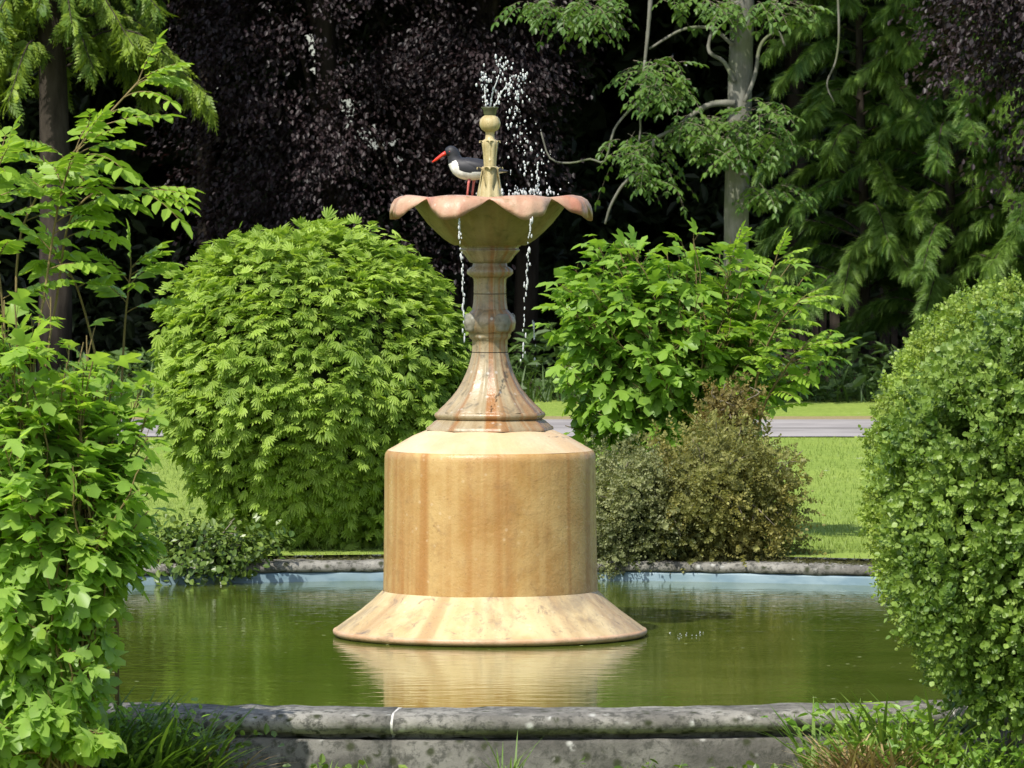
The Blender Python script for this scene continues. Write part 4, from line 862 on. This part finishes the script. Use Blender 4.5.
def beech(name, label, x, d, c, r, seed, n, tr, hole=None, drape=1.0, limbs=10):
    base = np.array((x, d, 0.0)); t = thing(name, base, label, 'tree')
    g = Geo(); top = np.asarray(c) + UP * r[2] * 0.5
    tube(g, smooth_line([base, base + UP * 1.5 + np.array((0.05, 0, 0)), (base + top) / 2, top], 12), np.linspace(tr, tr * 0.3, 12), 12, wob=0.03); g.build('trunk', M['darkbark'], t, True, base)
    gb = Geo(); g = Geo()
    for k in range(limbs):
        e, _ = ellip(1, c, r, seed + k, 0.1, -0.8, (0.7, 0.95)); e = e[0]; s0 = base + UP * rng.uniform(1.4, max(2.0, top[2] - 1))
        tube(gb, smooth_line([s0, (s0 + e) / 2 + UP * 0.5, e], 10), np.linspace(0.05, 0.012, 10), 6, cap=False)
    gb.build('branches', M['darkbark'], t, True, base)
    # twigs hanging in layers, each carrying a fan of leaves
    m = n // 22; C, Nn = ellip(m, c, r, seed, 0.12, -1.0, (0.55, 1.03), 4)
    dr = nrm(Nn * np.array((1, 1, 0.3)) + rng.normal(0, 0.35, C.shape) - UP * 0.5 * drape)
    lc = lumps(seed + 9, 12, 3.2)(C * np.array((1, 0.6, 1.3))); kc = lc > -0.45; C = C[kc]; dr = dr[kc]; lc = lc[kc]; m = len(C)
    u = rng.uniform(-0.3, 0.3, (m, 22)); wv = rng.normal(0, 0.08, (m, 22, 3)) * np.array((1, 1, 0.45))
    P = (C[:, None] + dr[:, None] * u[..., None] + wv).reshape(-1, 3); Xd = np.repeat(dr, 22, 0) + rng.normal(0, 0.5, P.shape) - UP * 0.35; tn = np.repeat(np.clip(0.45 + 0.35 * lc + rng.normal(0, 0.2, m), 0, 1), 22)
    ok = np.ones(len(P), bool) if hole is None else ~(hole(P) & (rng.random(len(P)) < 0.5))
    P = P[ok]; Xd = Xd[ok]; tn = tn[ok]
    scatter(g, OVAL, P, Xd, UP * 0.9 + rng.normal(0, 0.4, P.shape), rng.uniform(0.038, 0.060, len(P)), np.clip(tn + rng.normal(0, 0.2, len(P)), 0, 1)); g.build('crown', M['beech'], t, False, base)
    return t
xb = at(330, 250, 53.5)[0]
beech('copper_beech', 'dark copper beech behind the rounded conifer bush with specks of sky in it', xb, 54.5, (xb - 0.1, 53.6, 3.9), (1.55, 1.5, 3.4), 71, 90000, 0.2, gaps)
xb = at(480, 250, 53.0)[0]
beech('copper_beech', 'dark purple copper beech hanging behind the top of the fountain', xb, 54.2, (xb + 0.1, 53.2, 4.6), (1.15, 1.3, 3.2), 72, 64000, 0.17, gaps)
xb = at(1075, 250, 46)[0]
beech('copper_beech', 'copper beech bough with purple leaves hanging into the top right corner', xb + 1.6, 46.5, (xb + 0.05, 46.0, 4.0), (1.28, 0.9, 2.1), 73, 60000, 0.2)

# ash tree with the pale trunk
d = 47.0; base = at(735, 400, d); base[2] = 0
at_ = thing('ash_tree', base, 'pale grey slender ash trunk with hanging leafy sprays behind the sycamore', 'tree')
g = Geo(); tube(g, smooth_line([base, at(736, 330, d), at(736, 245, d), at(739, 120, d), at(742, 10, d), at(745, -120, d), at(750, -500, d)], 40), np.linspace(0.104, 0.09, 40), 16, wob=0.02); g.build('trunk', M['ashbark'], at_, True, base)
brs = [([(733, 45), (715, 30), (699, 27), (679, 31), (649, 49)], 0.018), ([(735, 82), (724, 62), (709, 51), (712, 30), (718, 5)], 0.02), ([(745, 102), (755, 75), (759, 50), (766, 38), (778, 32), (785, 46)], 0.018),
       ([(735, 103), (712, 104), (695, 113), (676, 128), (654, 139)], 0.03), ([(648, 172), (634, 175), (622, 186), (611, 205), (605, 224)], 0.016), ([(640, 100), (628, 112), (614, 130), (605, 161), (590, 159), (570, 163), (550, 158), (541, 132)], 0.011),
       ([(652, -20), (649, 20), (645, 62)], 0.022), ([(837, -20), (839, 30), (836, 60), (827, 84), (834, 102)], 0.011), ([(654, 139), (651, 160), (640, 172)], 0.014), ([(645, 60), (640, 100), (640, 135), (633, 170)], 0.012), ([(733, 118), (732, 160), (745, 185), (765, 190)], 0.008),
       ([(741, -20), (700, -35), (650, -30), (580, -15), (545, 5)], 0.03), ([(741, -20), (780, -30), (837, -20)], 0.03), ([(733, 150), (715, 150), (690, 155)], 0.008)]
g = Geo()
for pts, r_ in brs:
    dd = d + rng.normal(0, 0.15); m_ = len(pts)
    L = smooth_line([at(x, y, d - 0.12 + 0.02 * k) for k, (x, y) in enumerate(pts)], 22); tube(g, L, np.linspace(r_, r_ * 0.55, 22), 7, wob=0.05)
g.build('branches', M['ashbark'], at_, True, base)
gl = Geo(); gs = gl
for cx, cy, rx, ry, n_ in ((663, 80, 30, 25, 34), (640, 65, 18, 12, 8), (690, 120, 22, 10, 14), (735, 130, 48, 22, 60), (720, 150, 25, 12, 14), (765, 110, 20, 14, 14), (640, 150, 26, 22, 28), (655, 172, 18, 10, 12), (768, 190, 22, 9, 14),
                           (532, 6, 24, 6, 14), (585, 10, 24, 12, 20), (605, 4, 22, 10, 14), (700, -2, 40, 8, 16), (735, 8, 30, 10, 18), (790, 5, 20, 12, 14), (755, 140, 35, 16, 14)):
    for k in range(int(n_ * 1.6)):
        th_ = rng.uniform(0, 6.3); q_ = math.sqrt(rng.random()); p = at(cx + rx * q_ * math.cos(th_), cy + ry * q_ * math.sin(th_), d - 0.25 + rng.normal(0, 0.25))
        pinnate(gl, gs, p, np.array((rng.normal(0, 1), rng.normal(-0.3, 0.8), rng.uniform(-0.4, 0.3))), rng.uniform(0.14, 0.26), 4, rng.uniform(0.05, 0.085), rng.uniform(0.2, 0.9), rng.uniform(0.2, 0.8), t_oval(0.25, 0.05, 0.15))
P, Nn = ellip(2600, at(742, -460, d) + np.array((-0.2, 0.3, 0)), (1.7, 1.4, 2.0), 75, 0.15, -1, (0.4, 1.0))
scatter(gl, OVAL, P, nrm(Nn - UP * 0.5 + rng.normal(0, 0.5, P.shape)), UP + rng.normal(0, 0.5, P.shape), rng.uniform(0.1, 0.2, len(P)), rng.uniform(0, 1, len(P)))
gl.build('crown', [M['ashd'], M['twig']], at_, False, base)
